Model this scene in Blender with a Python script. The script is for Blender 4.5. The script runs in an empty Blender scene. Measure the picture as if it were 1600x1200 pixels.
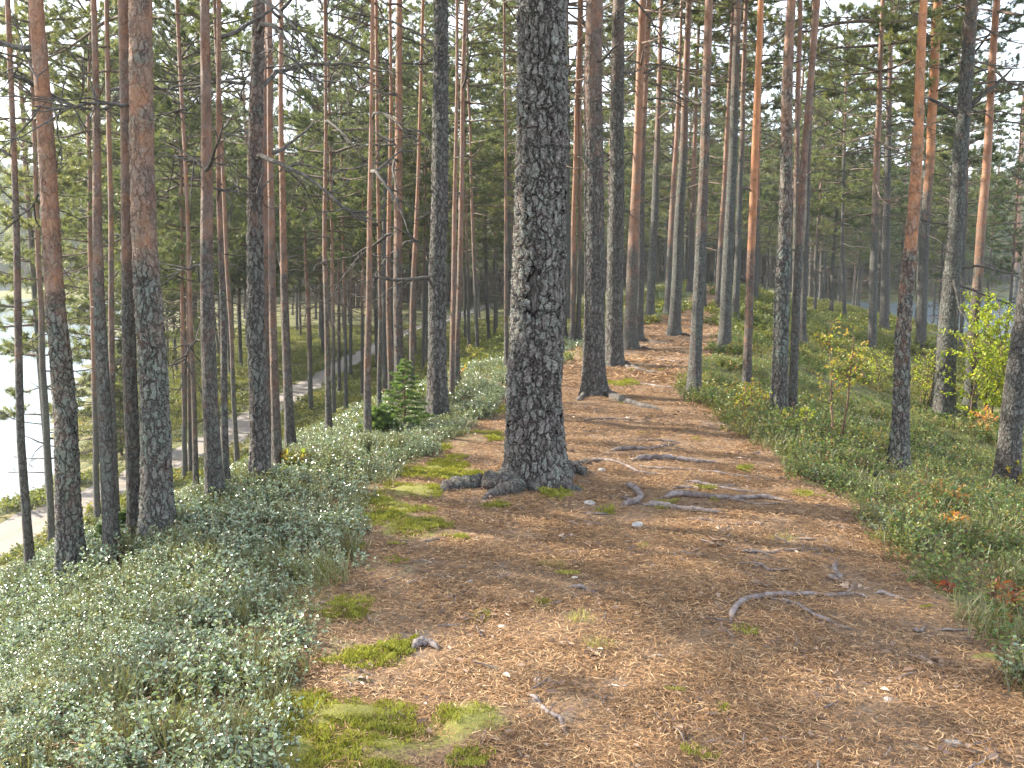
import bpy, math, random
import numpy as np
from mathutils import Vector, Matrix, Euler

rng = np.random.default_rng(11)
random.seed(5)
SC = bpy.context.scene
COL = SC.collection
R = math.radians

# ------------------------------------------------------------------ camera
PITCH = R(8.0); CAMZ = 1.6; FPX = 1500.0
cam_d = bpy.data.cameras.new('camera'); cam = bpy.data.objects.new('camera', cam_d); COL.objects.link(cam)
cam.location = (0, 0, CAMZ); cam.rotation_euler = (R(90) - PITCH, 0, 0)
cam_d.sensor_width = 36; cam_d.lens = 36 * FPX / 1600; cam_d.clip_start = 0.05; cam_d.clip_end = 2500
SC.camera = cam

# ------------------------------------------------------------------ sun, sky, exposure
SUN_AZ = 64.0        # degrees to the left of the view direction
SUN_EL = 31.0
sd = Vector((-math.sin(R(SUN_AZ)) * math.cos(R(SUN_EL)), math.cos(R(SUN_AZ)) * math.cos(R(SUN_EL)), math.sin(R(SUN_EL))))
ld = bpy.data.lights.new('sun', 'SUN'); lo = bpy.data.objects.new('sun', ld); COL.objects.link(lo)
ld.energy = 4.6; ld.angle = R(0.6); ld.color = (1.0, 0.92, 0.78)
lo.rotation_euler = sd.to_track_quat('Z', 'Y').to_euler()
W = bpy.data.worlds.new('World'); SC.world = W; W.use_nodes = True
nt = W.node_tree; nt.nodes.clear()
wo = nt.nodes.new('ShaderNodeOutputWorld'); bg = nt.nodes.new('ShaderNodeBackground'); sky = nt.nodes.new('ShaderNodeTexSky')
sky.sky_type = 'NISHITA'; sky.sun_disc = False; sky.sun_elevation = R(SUN_EL); sky.sun_rotation = R(-SUN_AZ)
sky.air_density = 1.0; sky.dust_density = 2.5; sky.ozone_density = 1.0
bg.inputs['Strength'].default_value = 0.15
tcw = nt.nodes.new('ShaderNodeTexCoord'); mpw = nt.nodes.new('ShaderNodeMapping'); mpw.inputs['Scale'].default_value = (1, 1, 3)
cn = nt.nodes.new('ShaderNodeTexNoise'); cn.inputs['Scale'].default_value = 2.2; cn.inputs['Detail'].default_value = 6; cn.inputs['Roughness'].default_value = .6
cm = nt.nodes.new('ShaderNodeMapRange'); cm.inputs['From Min'].default_value = .36; cm.inputs['From Max'].default_value = .60; cm.inputs['To Min'].default_value = .45; cm.inputs['To Max'].default_value = .95
cx_ = nt.nodes.new('ShaderNodeMix'); cx_.data_type = 'RGBA'; cx_.inputs[7].default_value = (4.4, 4.8, 5.4, 1)      # thin white cloud over the sky
nt.links.new(tcw.outputs['Generated'], mpw.inputs[0]); nt.links.new(mpw.outputs[0], cn.inputs['Vector']); nt.links.new(cn.outputs[0], cm.inputs['Value'])
nt.links.new(cm.outputs[0], cx_.inputs[0]); nt.links.new(sky.outputs[0], cx_.inputs[6]); nt.links.new(cx_.outputs[2], bg.inputs[0]); nt.links.new(bg.outputs[0], wo.inputs[0])
SC.view_settings.view_transform = 'Standard'; SC.view_settings.look = 'None'
SC.view_settings.gamma = 1.0; SC.view_settings.exposure = 2.0
SC.view_settings.use_curve_mapping = False
SC.cycles.use_denoising = True
SC.cycles.max_bounces = 8; SC.cycles.diffuse_bounces = 3; SC.cycles.glossy_bounces = 2
SC.cycles.transmission_bounces = 4; SC.cycles.transparent_max_bounces = 8; SC.cycles.volume_bounces = 0
SC.cycles.caustics_reflective = False; SC.cycles.caustics_refractive = False

# ------------------------------------------------------------------ noise
def _hash(ix, iy, s):
    n = (ix.astype(np.int64) * 374761393 + iy.astype(np.int64) * 668265263 + s * 974711) & 0x7fffffff
    n = ((n ^ (n >> 13)) * 1274126177) & 0x7fffffff
    return ((n ^ (n >> 16)) & 0xffff) / 65535.0
def vnoise(x, y, s=0):
    x = np.asarray(x, float); y = np.asarray(y, float)
    ix = np.floor(x); iy = np.floor(y); fx = x - ix; fy = y - iy
    fx = fx * fx * (3 - 2 * fx); fy = fy * fy * (3 - 2 * fy)
    a = _hash(ix, iy, s); b = _hash(ix + 1, iy, s); c = _hash(ix, iy + 1, s); d = _hash(ix + 1, iy + 1, s)
    return (a + (b - a) * fx) * (1 - fy) + (c + (d - c) * fx) * fy
def fbm(x, y, s=0, o=4):
    v = 0; a = 0.5
    for i in range(o):
        v = v + a * (vnoise(x * 2 ** i + 17.3 * i, y * 2 ** i - 9.1 * i, s + i) - 0.5); a *= 0.5
    return v            # about -0.5..0.5

# ------------------------------------------------------------------ terrain
LAKE_Z = -6.2
def edgeL(y): return np.interp(y, [0, 2.8, 3.8, 4.5, 5.8, 7, 8.5, 11, 14, 20, 26, 38, 60, 100, 160], [-.68, -.72, -.9, -.78, -.9, -.75, -.4, 0.0, .75, 2.2, 4.7, 7.2, 12, 18, 25])
def edgeR(y): return np.interp(y, [0, 3.3, 6, 8, 11, 14, 20, 27, 38, 60, 100, 160], [1.8, 1.9, 2.1, 2.05, 1.85, 2.9, 4.3, 5.9, 8.3, 13, 19, 26])
def crest(y): return np.interp(y, [-30, 0, 12, 18, 30, 37, 42, 55, 80, 160, 220], [-.5, 0, 0, -.1, 0, .15, -.05, -1.2, -2.2, -2.5, -3.5])
def roadx(y): return np.interp(y, [-40, 10, 22, 35, 46, 62, 80, 110, 160], [-17, -14.6, -12.8, -11.0, -10.8, -10.3, -9.4, -5, 4])
def shorex(y): return np.interp(y, [-60, 10, 29, 33, 45, 60, 100, 160], [-19, -16, -15.4, -16.4, -22, -28, -42, -60])
RW = .85
def H(x, y):
    x = np.asarray(x, float); y = np.asarray(y, float)
    zc = crest(y); eL = edgeL(y); eR = edgeR(y); xr = roadx(y) + RW + .4
    sx = shorex(y) + 1.0 * fbm(x * .0 + 3, y * .15, 7)
    t = (eL - x) / (eL - xr)
    P = np.interp(t, [0, .08, .16, .25, .5, .7, .88, 1], [0, .022, .09, .20, .47, .72, .94, 1])
    zl = zc * (1 - P) - 5.5 * P
    tb = np.clip((xr - 2 * RW - .8 - x) / np.maximum(xr - 2 * RW - .8 - sx, .5), 0, 6)
    zl = zl - np.where(tb < 1, tb * .75, .75 + (tb - 1) * 2.0).clip(0, 3.5)
    d = x - eR
    pr = np.interp(d, [0, 1, 2, 3.5, 5, 8, 11, 16, 22, 26, 36], [0, -.16, -.52, -1.15, -1.4, -1.6, -2.4, -4.4, -5.9, -6.6, -9])
    zr = np.maximum(zc * np.clip(1 - d / 16, 0, 1) + pr, -9.2)
    z = np.where(x < eL, zl, np.where(x > eR, zr, zc))
    # far land all round the lake
    r = np.hypot(x, y - 40)
    far = np.interp(r, [0, 165, 200, 300, 500], [-12, -12, -5.2, 9, 14])
    z = np.maximum(z, far)
    ahead = np.interp(y, [110, 160, 700], [-12, -3.2, 12]) + np.where(np.abs(x) > 60, -(np.abs(x) - 60) * .1, 0)
    z = np.maximum(z, ahead)
    onr = np.clip(1 - np.abs(x - roadx(y)) / (RW + .9), 0, 1)
    onr = np.where(np.abs(x - roadx(y)) < RW + .1, 1, onr)
    onp = ((x > eL - .2) & (x < eR + .2)).astype(float)
    rough = (1 - onr) * (1 - .8 * onp)
    z = z + fbm(x * .45, y * .45, 3) * .28 * rough + fbm(x * 1.7, y * 1.7, 21) * .10 * rough
    z = z + fbm(x * 1.1, y * 1.1, 31, 3) * .07 * onp + fbm(x * 6, y * 6, 41, 3) * .014 * (1 - onr)
    return z
def h1(x, y): return float(H(np.array([x]), np.array([y]))[0])

cp, sp = math.cos(PITCH), math.sin(PITCH)
def ray(px, py):
    u = (px - 800) / FPX; v = -(py - 600) / FPX
    return np.array([u, cp + v * sp, -sp + v * cp])
_T = np.concatenate([np.linspace(1.5, 20, 900), np.linspace(20.05, 200, 2500)])
def ground_at(px, py):
    d = ray(px, py)
    x = d[0] * _T; y = d[1] * _T; z = CAMZ + d[2] * _T
    g = H(x, y) > z
    k = int(np.argmax(g)) if g.any() else len(_T) - 1
    t = _T[k]
    return np.array([d[0] * t, d[1] * t, h1(d[0] * t, d[1] * t)])
def at_depth(px, py, y):
    d = ray(px, py); t = y / d[1]
    return np.array([d[0] * t, y, CAMZ + d[2] * t])

# ------------------------------------------------------------------ mesh helpers
class MB:
    def __init__(s): s.V = []; s.Q = []; s.T = []; s.QM = []; s.TM = []; s.A = []; s.n = 0
    def add(s, V, Q=None, T=None, m=0, a=None):
        V = np.asarray(V, float)
        s.V.append(V); s.A.append(np.broadcast_to(np.asarray(0.5 if a is None else a, float), (len(V),)))
        if Q is not None and len(Q): s.Q.append(np.asarray(Q) + s.n); s.QM.append(np.full(len(Q), m))
        if T is not None and len(T): s.T.append(np.asarray(T) + s.n); s.TM.append(np.full(len(T), m))
        s.n += len(V)
    def mesh(s, name, mats, smooth=True):
        V = np.concatenate(s.V); A = np.concatenate(s.A)
        Q = np.concatenate(s.Q) if s.Q else np.zeros((0, 4), int); T = np.concatenate(s.T) if s.T else np.zeros((0, 3), int)
        mi = np.concatenate([np.concatenate(s.QM) if s.QM else np.zeros(0, int), np.concatenate(s.TM) if s.TM else np.zeros(0, int)])
        me = bpy.data.meshes.new(name)
        me.vertices.add(len(V)); me.vertices.foreach_set('co', V.astype(np.float32).ravel())
        li = np.concatenate([Q.ravel(), T.ravel()]).astype(np.int32)
        me.loops.add(len(li)); me.loops.foreach_set('vertex_index', li)
        ls = np.concatenate([np.arange(len(Q)) * 4, len(Q) * 4 + np.arange(len(T)) * 3]).astype(np.int32)
        me.polygons.add(len(ls)); me.polygons.foreach_set('loop_start', ls)
        me.update(calc_edges=True)
        me.polygons.foreach_set('material_index', mi.astype(np.int32))
        me.polygons.foreach_set('use_smooth', np.full(len(ls), smooth))
        at = me.attributes.new('rnd', 'FLOAT', 'POINT'); at.data.foreach_set('value', A.astype(np.float32))
        for m in mats: me.materials.append(m)
        me.validate()
        return me
def tube(P, Rr, sides=8, cap=True, lobe=None):
    P = np.asarray(P, float); n = len(P); Rr = np.asarray(Rr, float)
    T = np.gradient(P, axis=0); T /= np.linalg.norm(T, axis=1)[:, None] + 1e-9
    up = np.array([0, 0, 1.0]) if abs(T[:, 2]).mean() < .8 else np.array([0, 1.0, 0])
    A = np.cross(T, up); A /= np.linalg.norm(A, axis=1)[:, None] + 1e-9
    B = np.cross(T, A)
    th = np.linspace(0, 2 * np.pi, sides, endpoint=False)
    rad = Rr[:, None] * np.ones(sides)[None]
    if lobe is not None: rad = rad * lobe
    V = P[:, None] + rad[..., None] * (np.cos(th)[None, :, None] * A[:, None] + np.sin(th)[None, :, None] * B[:, None])
    V = V.reshape(-1, 3)
    i = np.arange(n - 1)[:, None] * sides; j = np.arange(sides)[None]; k = (j + 1) % sides
    Q = np.stack([i + j, i + k, i + sides + k, i + sides + j], -1).reshape(-1, 4)
    Tr = np.zeros((0, 3), int)
    if cap:
        V = np.vstack([V, P[-1] + T[-1] * Rr[-1] * .5, P[0]])
        b = (n - 1) * sides; jj = np.arange(sides); kk = (jj + 1) % sides
        Tr = np.vstack([np.stack([b + jj, b + kk, np.full(sides, n * sides)], -1), np.stack([kk, jj, np.full(sides, n * sides + 1)], -1)])
    return V, Q, Tr
def nrm(v): return v / (np.linalg.norm(v, axis=-1, keepdims=True) + 1e-9)
def leaves(mb, C, D, N, L, Wd, m=0, a=None, curl=.12):
    """oval leaves: six corners each, folded a little along the midrib"""
    D = nrm(D); S = nrm(np.cross(N, D)); N = nrm(np.cross(D, S)); L = np.asarray(L)[:, None]; Wd = np.asarray(Wd)[:, None]
    p = [C, C + D * L * .33 + S * Wd * .5 + N * L * curl, C + D * L * .72 + S * Wd * .4 + N * L * curl, C + D * L,
         C + D * L * .72 - S * Wd * .4 + N * L * curl, C + D * L * .33 - S * Wd * .5 + N * L * curl]
    V = np.stack(p, 1).reshape(-1, 3); n = len(C); o = np.arange(n)[:, None] * 6
    Q = np.vstack([o + np.array([[0, 1, 2, 3]]), o + np.array([[0, 3, 4, 5]])])
    a = rng.random(n) if a is None else a
    mb.add(V, Q=Q, m=m, a=np.repeat(a, 6))
def blades(mb, C, D, L, Wd, m=0, a=None):
    """narrow pointed blades (needles): one triangle each"""
    D = nrm(D); S = nrm(np.cross(D, nrm(rng.normal(size=D.shape)))); L = np.asarray(L)[:, None]; Wd = np.asarray(Wd)[:, None]
    V = np.stack([C - S * Wd * .5, C + S * Wd * .5, C + D * L], 1).reshape(-1, 3); n = len(C)
    a = rng.random(n) if a is None else a
    mb.add(V, T=np.arange(n * 3).reshape(-1, 3), m=m, a=np.repeat(a, 3))
def link(name, data, parent=None, loc=None, rot=None, scale=None):
    o = bpy.data.objects.new(name, data); COL.objects.link(o)
    if parent is not None: o.parent = parent
    if loc is not None: o.location = loc
    if rot is not None: o.rotation_euler = rot
    if scale is not None: o.scale = scale
    return o
def tag(o, label=None, cat=None, group=None, kind=None):
    if label: o['label'] = label
    if cat: o['category'] = cat
    if group: o['group'] = group
    if kind: o['kind'] = kind
    return o

# ------------------------------------------------------------------ materials
class NB:
    def __init__(s, name):
        s.m = bpy.data.materials.new(name); s.m.use_nodes = True; s.t = s.m.node_tree; s.t.nodes.clear()
        s.out = s.t.nodes.new('ShaderNodeOutputMaterial')
    def n(s, typ, props=None, **inp):
        nd = s.t.nodes.new(typ)
        for k, v in (props or {}).items(): setattr(nd, k, v)
        for k, v in inp.items():
            key = k.replace('_', ' ')
            sock = nd.inputs[int(k[1:])] if k[0] == 'i' and k[1:].isdigit() else nd.inputs[key]
            if isinstance(v, bpy.types.NodeSocket): s.t.links.new(v, sock)
            else: sock.default_value = v
        return nd
    def math(s, op, a, b=0.0, c=None, clamp=False):
        kw = dict(i0=a, i1=b)
        if c is not None: kw['i2'] = c
        return s.n('ShaderNodeMath', {'operation': op, 'use_clamp': clamp}, **kw).outputs[0]
    def ramp(s, v, a, b, c=0.0, d=1.0, smooth=True):
        return s.n('ShaderNodeMapRange', {'interpolation_type': 'SMOOTHSTEP' if smooth else 'LINEAR'}, Value=v, From_Min=a, From_Max=b, To_Min=c, To_Max=d).outputs[0]
    def mix(s, f, a, b, mode='MIX'):
        nd = s.t.nodes.new('ShaderNodeMix'); nd.data_type = 'RGBA'; nd.blend_type = mode
        for sock, v in ((nd.inputs[0], f), (nd.inputs[6], a), (nd.inputs[7], b)):
            if isinstance(v, bpy.types.NodeSocket): s.t.links.new(v, sock)
            elif isinstance(v, (int, float)): sock.default_value = v
            else: sock.default_value = (*v, 1.0) if len(v) == 3 else v
        return nd.outputs[2]
    def noise(s, vec, scale, detail=4, rough=.55, dist=0.0):
        return s.n('ShaderNodeTexNoise', Vector=vec, Scale=scale, Detail=float(detail), Roughness=rough, Distortion=dist).outputs[0]
    def vor(s, vec, scale, feat='F1', rand=1.0):
        return s.n('ShaderNodeTexVoronoi', {'feature': feat}, Vector=vec, Scale=scale, Randomness=rand)
    def attr(s, name, typ='GEOMETRY'): return s.n('ShaderNodeAttribute', {'attribute_type': typ, 'attribute_name': name}).outputs['Fac']
    def ln(s, a, b): s.t.links.new(a, b)
    def mapping(s, vec, sc): return s.n('ShaderNodeMapping', Vector=vec, Scale=sc).outputs[0]

def bark_material(name, disp, plate=1.0, tone=1.0, dsc=.024):
    b = NB(name); m = b.m
    m.displacement_method = 'BOTH' if disp else 'BUMP'
    co = b.n('ShaderNodeTexCoord').outputs['Object']
    rnd = b.n('ShaderNodeObjectInfo').outputs['Random']
    warp = b.n('ShaderNodeTexNoise', Vector=co, Scale=11.0, Detail=4.0, Roughness=.65)
    cw = b.n('ShaderNodeVectorMath', {'operation': 'MULTIPLY_ADD'}, i0=warp.outputs['Color'], i1=(.10, .10, .14), i2=co).outputs[0]
    st = b.mapping(cw, (1, 1, .40))
    e = b.vor(st, 38 * plate, 'DISTANCE_TO_EDGE').outputs['Distance']
    c = b.vor(st, 38 * plate)
    e2 = b.vor(b.mapping(cw, (1, 1, .6)), 88 * plate, 'DISTANCE_TO_EDGE').outputs['Distance']
    c2 = b.vor(b.mapping(cw, (1, 1, .6)), 88 * plate)
    crack = b.ramp(e, -.02, .15); crack2 = b.ramp(e2, .0, .2)
    pr = b.n('ShaderNodeSeparateColor', Color=c.outputs['Color']).outputs[0]
    pr2 = b.n('ShaderNodeSeparateColor', Color=c2.outputs['Color']).outputs[1]
    fine = b.noise(co, 140, 5, .7)
    big = b.noise(co, 3.2, 3)
    lichn = b.noise(cw, 21, 6, .75)
    lower = b.mix(pr2, (.13, .105, .098), (.27, .235, .225))
    lower = b.mix(b.math('MULTIPLY', b.ramp(pr, .45, 1), .6), lower, (.36, .33, .315))
    lower = b.mix(b.ramp(fine, .35, .65, .35, 0), lower, (.09, .065, .06))
    lf = b.math('MULTIPLY', b.ramp(lichn, .40, .56), b.ramp(big, .28, .58, .35, 1.0))
    lf = b.math('MULTIPLY', lf, b.ramp(rnd, 0, 1, .5, 1.0))
    lower = b.mix(b.math('MULTIPLY', lf, .85), lower, b.mix(fine, (.15, .21, .175), (.38, .45, .385)))
    dark = b.math('MULTIPLY', b.ramp(crack, 0, 1, .22, 1), b.ramp(crack2, 0, 1, .6, 1))
    lower = b.mix(dark, (.045, .033, .030), lower)
    lower = b.mix(1.0, lower, (tone, tone * .97, tone * .95), 'MULTIPLY')
    fl = b.noise(b.mapping(cw, (1, 1, .45)), 26, 5, .7); fl2 = b.noise(b.mapping(cw, (1, 1, .7)), 70, 4, .7)
    fle = b.ramp(fl2, .30, .50)
    upper = b.mix(b.ramp(fl, .35, .65), (.120, .054, .031), (.25, .118, .060))
    upper = b.mix(b.math('MULTIPLY', b.ramp(b.noise(b.mapping(cw, (1, 1, .6)), 9, 6, .75), .42, .60), .75), upper, (.17, .125, .11))
    upper = b.mix(b.ramp(fle, 0, 1, .35, 0), upper, (.12, .05, .03))
    upper = b.mix(b.math('MULTIPLY', b.attr('warmth', 'OBJECT'), b.ramp(fl2, .3, .6, .45, 1)), upper, (.50, .185, .055))
    upper = b.mix(b.math('MULTIPLY', b.ramp(c2.outputs['Distance'], .0, .35, 1, 0), .25), upper, (.55, .30, .17))
    z = b.n('ShaderNodeSeparateXYZ', Vector=co).outputs[2]
    ch = b.attr('bark_change', 'OBJECT')
    zz = b.math('ADD', z, b.math('MULTIPLY', b.math('SUBTRACT', b.noise(cw, 4.5, 5, .65), .5), 6.0))
    up = b.ramp(b.math('SUBTRACT', zz, ch), -1.1, 2.6)
    col = b.mix(up, lower, upper)
    scar = b.attr('scar'); wood = b.mix(b.ramp(b.noise(b.mapping(co, (1, 1, .12)), 90, 4, .6), .35, .65), (.05, .042, .038), (.16, .145, .13))
    col = b.mix(b.ramp(scar, .45, .62), col, wood); col = b.mix(b.math('MULTIPLY', b.ramp(scar, .12, .35), b.ramp(scar, .45, .62, 1, 0)), col, (.018, .012, .010))
    hgt = b.math('ADD', b.math('MULTIPLY', crack, b.math('ADD', b.math('MULTIPLY', pr, .55), .55)), b.math('MULTIPLY', crack2, b.math('ADD', b.math('MULTIPLY', pr2, .35), .12)))
    hgt = b.math('ADD', hgt, b.math('MULTIPLY', fine, .22))
    hu = b.math('ADD', b.math('MULTIPLY', fle, .22), b.math('MULTIPLY', fine, .14))
    hh = b.n('ShaderNodeMix', {'data_type': 'FLOAT'}, Factor=up, A=hgt, B=hu).outputs[0]
    hh = b.math('MULTIPLY', hh, b.ramp(scar, .3, .6, 1, .25))
    bs = b.n('ShaderNodeBsdfPrincipled', Base_Color=col, Roughness=b.n('ShaderNodeMix', {'data_type': 'FLOAT'}, Factor=up, A=.85, B=.55).outputs[0], Specular_IOR_Level=.35)
    b.ln(bs.outputs[0], b.out.inputs[0])
    dp = b.n('ShaderNodeDisplacement', Height=hh, Midlevel=.6, Scale=dsc if disp else .013)
    b.ln(dp.outputs[0], b.out.inputs['Displacement'])
    return m
M_BARK_FINE = bark_material('furrowed_bark_fine', True, .62, .95)
M_BARK_MID = bark_material('furrowed_bark_mid', True, .8, .68, .012)
M_BARK = bark_material('pine_bark', False, 1.0, .54)

def foliage_material(name, cols, trans=.35, rough=.5, spec=.4, var=.5, tint=None):
    b = NB(name)
    r = b.attr('rnd'); oi = b.n('ShaderNodeObjectInfo').outputs['Random']
    cr = b.t.nodes.new('ShaderNodeValToRGB'); el = cr.color_ramp.elements
    while len(el) < len(cols): el.new(.5)
    for i, (p, c) in enumerate(cols): el[i].position = p; el[i].color = (*c, 1)
    b.ln(b.math('ADD', b.math('MULTIPLY', r, 1 - var), b.math('MULTIPLY', oi, var)), cr.inputs[0])
    col = cr.outputs[0]
    bs = b.n('ShaderNodeBsdfPrincipled', Base_Color=col, Roughness=rough, Specular_IOR_Level=spec)
    tc = b.mix(1.0, col, (1.0, 1.0, .55) if tint is None else tint, 'MULTIPLY')
    br = b.n('ShaderNodeHueSaturation', Color=tc, Value=1.6, Saturation=1.05).outputs[0]
    tr = b.n('ShaderNodeBsdfTranslucent', Color=br)
    mx = b.n('ShaderNodeMixShader', i0=trans, i1=bs.outputs[0], i2=tr.outputs[0])
    b.ln(mx.outputs[0], b.out.inputs[0])
    return b.m
M_NEEDLE = foliage_material('pine_needles', [(0, (.046, .066, .038)), (.45, (.092, .112, .056)), (.8, (.165, .172, .080)), (1, (.26, .22, .10))], .48, .45)
M_SPRUCE = foliage_material('spruce_needles', [(0, (.065, .115, .045)), (1, (.17, .23, .09))], .5)
M_LINGON = foliage_material('lingonberry_leaves', [(0, (.09, .14, .09)), (.6, (.20, .26, .165)), (.86, (.30, .34, .19)), (1, (.30, .16, .08))], .2, .24, 1.0, .3)
M_BILBERRY = foliage_material('bilberry_leaves', [(0, (.050, .095, .035)), (.55, (.105, .155, .050)), (.84, (.21, .21, .06)), (1, (.36, .13, .05))], .32, .42, .4, .3)
M_HEATH = foliage_material('heath_leaves', [(0, (.075, .095, .030)), (.5, (.145, .165, .050)), (.85, (.25, .23, .075)), (1, (.30, .17, .07))], .3, .5, .35, .45)
M_BIRCHL = foliage_material('birch_leaves', [(0, (.16, .23, .04)), (.6, (.30, .36, .06)), (1, (.46, .40, .08))], .5, .45, .3, .1)
M_YELLOWL = foliage_material('yellow_leaves', [(0, (.10, .15, .04)), (.45, (.22, .23, .06)), (.8, (.34, .24, .07)), (1, (.40, .17, .06))], .45, .5, .3, .1)
M_ORANGEL = foliage_material('orange_leaves', [(0, (.22, .13, .04)), (.5, (.42, .19, .07)), (1, (.50, .32, .14))], .45, .55, .3, .1)
M_REDL = foliage_material('red_leaves', [(0, (.14, .10, .04)), (.5, (.32, .09, .06)), (1, (.42, .20, .10))], .4, .5, .3, .1)
M_FLAKE = foliage_material('bark_flake', [(0, (.06, .04, .03)), (.6, (.17, .10, .065)), (1, (.34, .25, .18))], .05)
M_MOSS = foliage_material('moss', [(0, (.11, .115, .025)), (.6, (.22, .225, .045)), (1, (.36, .35, .09))], .25, .8, .1, .5)
M_LITTER = foliage_material('fallen_needles', [(0, (.066, .040, .026)), (.35, (.18, .098, .048)), (.75, (.35, .196, .088)), (1, (.56, .41, .24))], .08, .55, .35, .12, (1, 1, 1))
M_HEATHER = foliage_material('heather', [(0, (.10, .075, .045)), (.5, (.12, .13, .055)), (1, (.22, .20, .11))], .2)
M_GRASS = foliage_material('grass_blades', [(0, (.15, .17, .04)), (1, (.40, .38, .14))], .35)

def wood_material(name, c1, c2, rough=.8, sc=30):
    b = NB(name); co = b.n('ShaderNodeTexCoord').outputs['Object']
    n = b.noise(b.mapping(co, (1, 1, 1)), sc, 5, .65); n2 = b.noise(co, sc * 4, 4, .7)
    col = b.mix(b.ramp(n, .35, .65), c1, c2); col = b.mix(b.ramp(n2, .3, .5, .55, 0), col, tuple(x * .35 for x in c1))
    bs = b.n('ShaderNodeBsdfPrincipled', Base_Color=col, Roughness=rough, Specular_IOR_Level=.3)
    bp = b.n('ShaderNodeBump', Strength=.8, Distance=.006, Height=b.math('ADD', n, b.math('MULTIPLY', n2, .5)))
    b.ln(bp.outputs[0], bs.inputs['Normal']); b.ln(bs.outputs[0], b.out.inputs[0]); return b.m
M_ROOT = wood_material('weathered_root', (.095, .072, .066), (.215, .180, .168), .75, 22)
M_DEAD = wood_material('dead_branch_bark', (.050, .043, .038), (.12, .107, .095), .95, 18)
M_LIMB = wood_material('limb_bark', (.075, .055, .042), (.16, .115, .085), .8, 12)
M_STEM = wood_material('shrub_stem', (.10, .06, .04), (.20, .13, .08), .8, 40)
M_STONE = wood_material('stone', (.25, .24, .23), (.42, .40, .39), .8, 14)
M_CHIP = wood_material('pale_wood', (.55, .48, .40), (.72, .66, .58), .7, 30)

def ground_material(name, kind):
    b = NB(name); co = b.n('ShaderNodeTexCoord').outputs['Object']
    n1 = b.noise(co, 1.3, 5, .6); n2 = b.noise(co, 9, 5, .65); n3 = b.noise(co, 60, 4, .7); n4 = b.noise(co, 220, 3, .7)
    need = b.mix(b.ramp(n3, .36, .66), (.075, .050, .035), (.24, .148, .082))
    need = b.mix(b.ramp(n4, .52, .70, 0, .7), need, (.40, .29, .18))
    need = b.mix(b.ramp(n2, .50, .70, 0, .55), need, (.17, .15, .13))
    moss = b.mix(n3, (.09, .10, .02), (.25, .25, .05))
    mossf = b.ramp(b.math('ADD', b.attr('moss'), b.math('MULTIPLY', b.math('SUBTRACT', b.math('ADD', b.math('MULTIPLY', n2, .6), b.math('MULTIPLY', n3, .4)), .5), 2.2)), .40, .85)
    path = b.mix(b.math('MULTIPLY', mossf, .8), need, moss)
    veg = b.mix(b.ramp(n2, .35, .65), (.045, .055, .022), (.13, .125, .045))
    veg = b.mix(b.ramp(n1, .48, .66, 0, .6), veg, (.20, .15, .07))
    veg = b.mix(b.ramp(n3, .5, .7, 0, .5), veg, (.15, .17, .05))
    if kind == 'road':
        col = b.mix(b.ramp(n3, .35, .65), (.17, .15, .135), (.28, .25, .225))
        tr = b.attr('moss'); col = b.mix(b.math('MULTIPLY', tr, b.ramp(n2, .4, .6, .1, .6)), col, (.22, .17, .11))
    else:
        e = b.ramp(b.math('ADD', b.attr('path'), b.math('MULTIPLY', b.math('SUBTRACT', n2, .5), .7)), .40, .60)
        col = b.mix(e, veg, path)
    bs = b.n('ShaderNodeBsdfPrincipled', Base_Color=col, Roughness=.9, Specular_IOR_Level=.2)
    bp = b.n('ShaderNodeBump', Strength=.7, Distance=.02, Height=b.math('ADD', b.math('MULTIPLY', n3, .6), b.math('ADD', b.math('MULTIPLY', n4, .3), n2)))
    b.ln(bp.outputs[0], bs.inputs['Normal']); b.ln(bs.outputs[0], b.out.inputs[0]); return b.m
M_GROUND = ground_material('forest_floor', 'ground'); M_ROAD = ground_material('gravel', 'road')

# ------------------------------------------------------------------ ground sheet
def axis(lim0, lim1, fine, n, c=0):
    k = 2.9 if n > 500 else 2.9
    a = np.sinh(np.linspace(-1, 1, n) * k * 2) / np.sinh(2 * k)
    return c + np.where(a < 0, -a * lim0, a * lim1)
xs = np.unique(np.concatenate([np.arange(-7, 6, .045), np.arange(-34, -7, .16), np.arange(6, 34, .16), -34 - 306 * np.linspace(0, 1, 70)[1:] ** 1.6, 34 + 306 * np.linspace(0, 1, 70)[1:] ** 1.6]))
ys = np.unique(np.concatenate([np.arange(1.5, 14, .045), np.arange(14, 40, .11), np.arange(40, 110, .4), -18.5 + np.arange(0, 20, .5), 110 + 260 * np.linspace(0, 1, 60) ** 1.6, -18.5 - 60 * np.linspace(0, 1, 20)[1:] ** 1.6]))
X, Y = np.meshgrid(xs, ys); Z = H(X, Y)
def path_mask(x, y):
    e = .25 * fbm(x * 1.5, y * 1.5, 55)
    return np.clip(np.minimum(x - edgeL(y), edgeR(y) - x) / .35 + .5 + e * 3, 0, 1) * np.clip((90 - y) / 20, 0, 1)
mossP = [(600, 1150, .38), (480, 1185, .3), (650, 1160, .25), (650, 770, .35), (600, 790, .35), (700, 740, .35), (570, 815, .3), (760, 745, .2), (770, 790, .15), (870, 770, .2), (540, 1120, .3), (720, 1130, .25),
         (1170, 735, .12), (1100, 765, .08), (1290, 690, .1), (1000, 560, .5), (975, 600, .4), (640, 830, .3), (1540, 1030, .1), (440, 1195, .2)]
mossW = [(*ground_at(a, c)[:2], r) for a, c, r in mossP]
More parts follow.
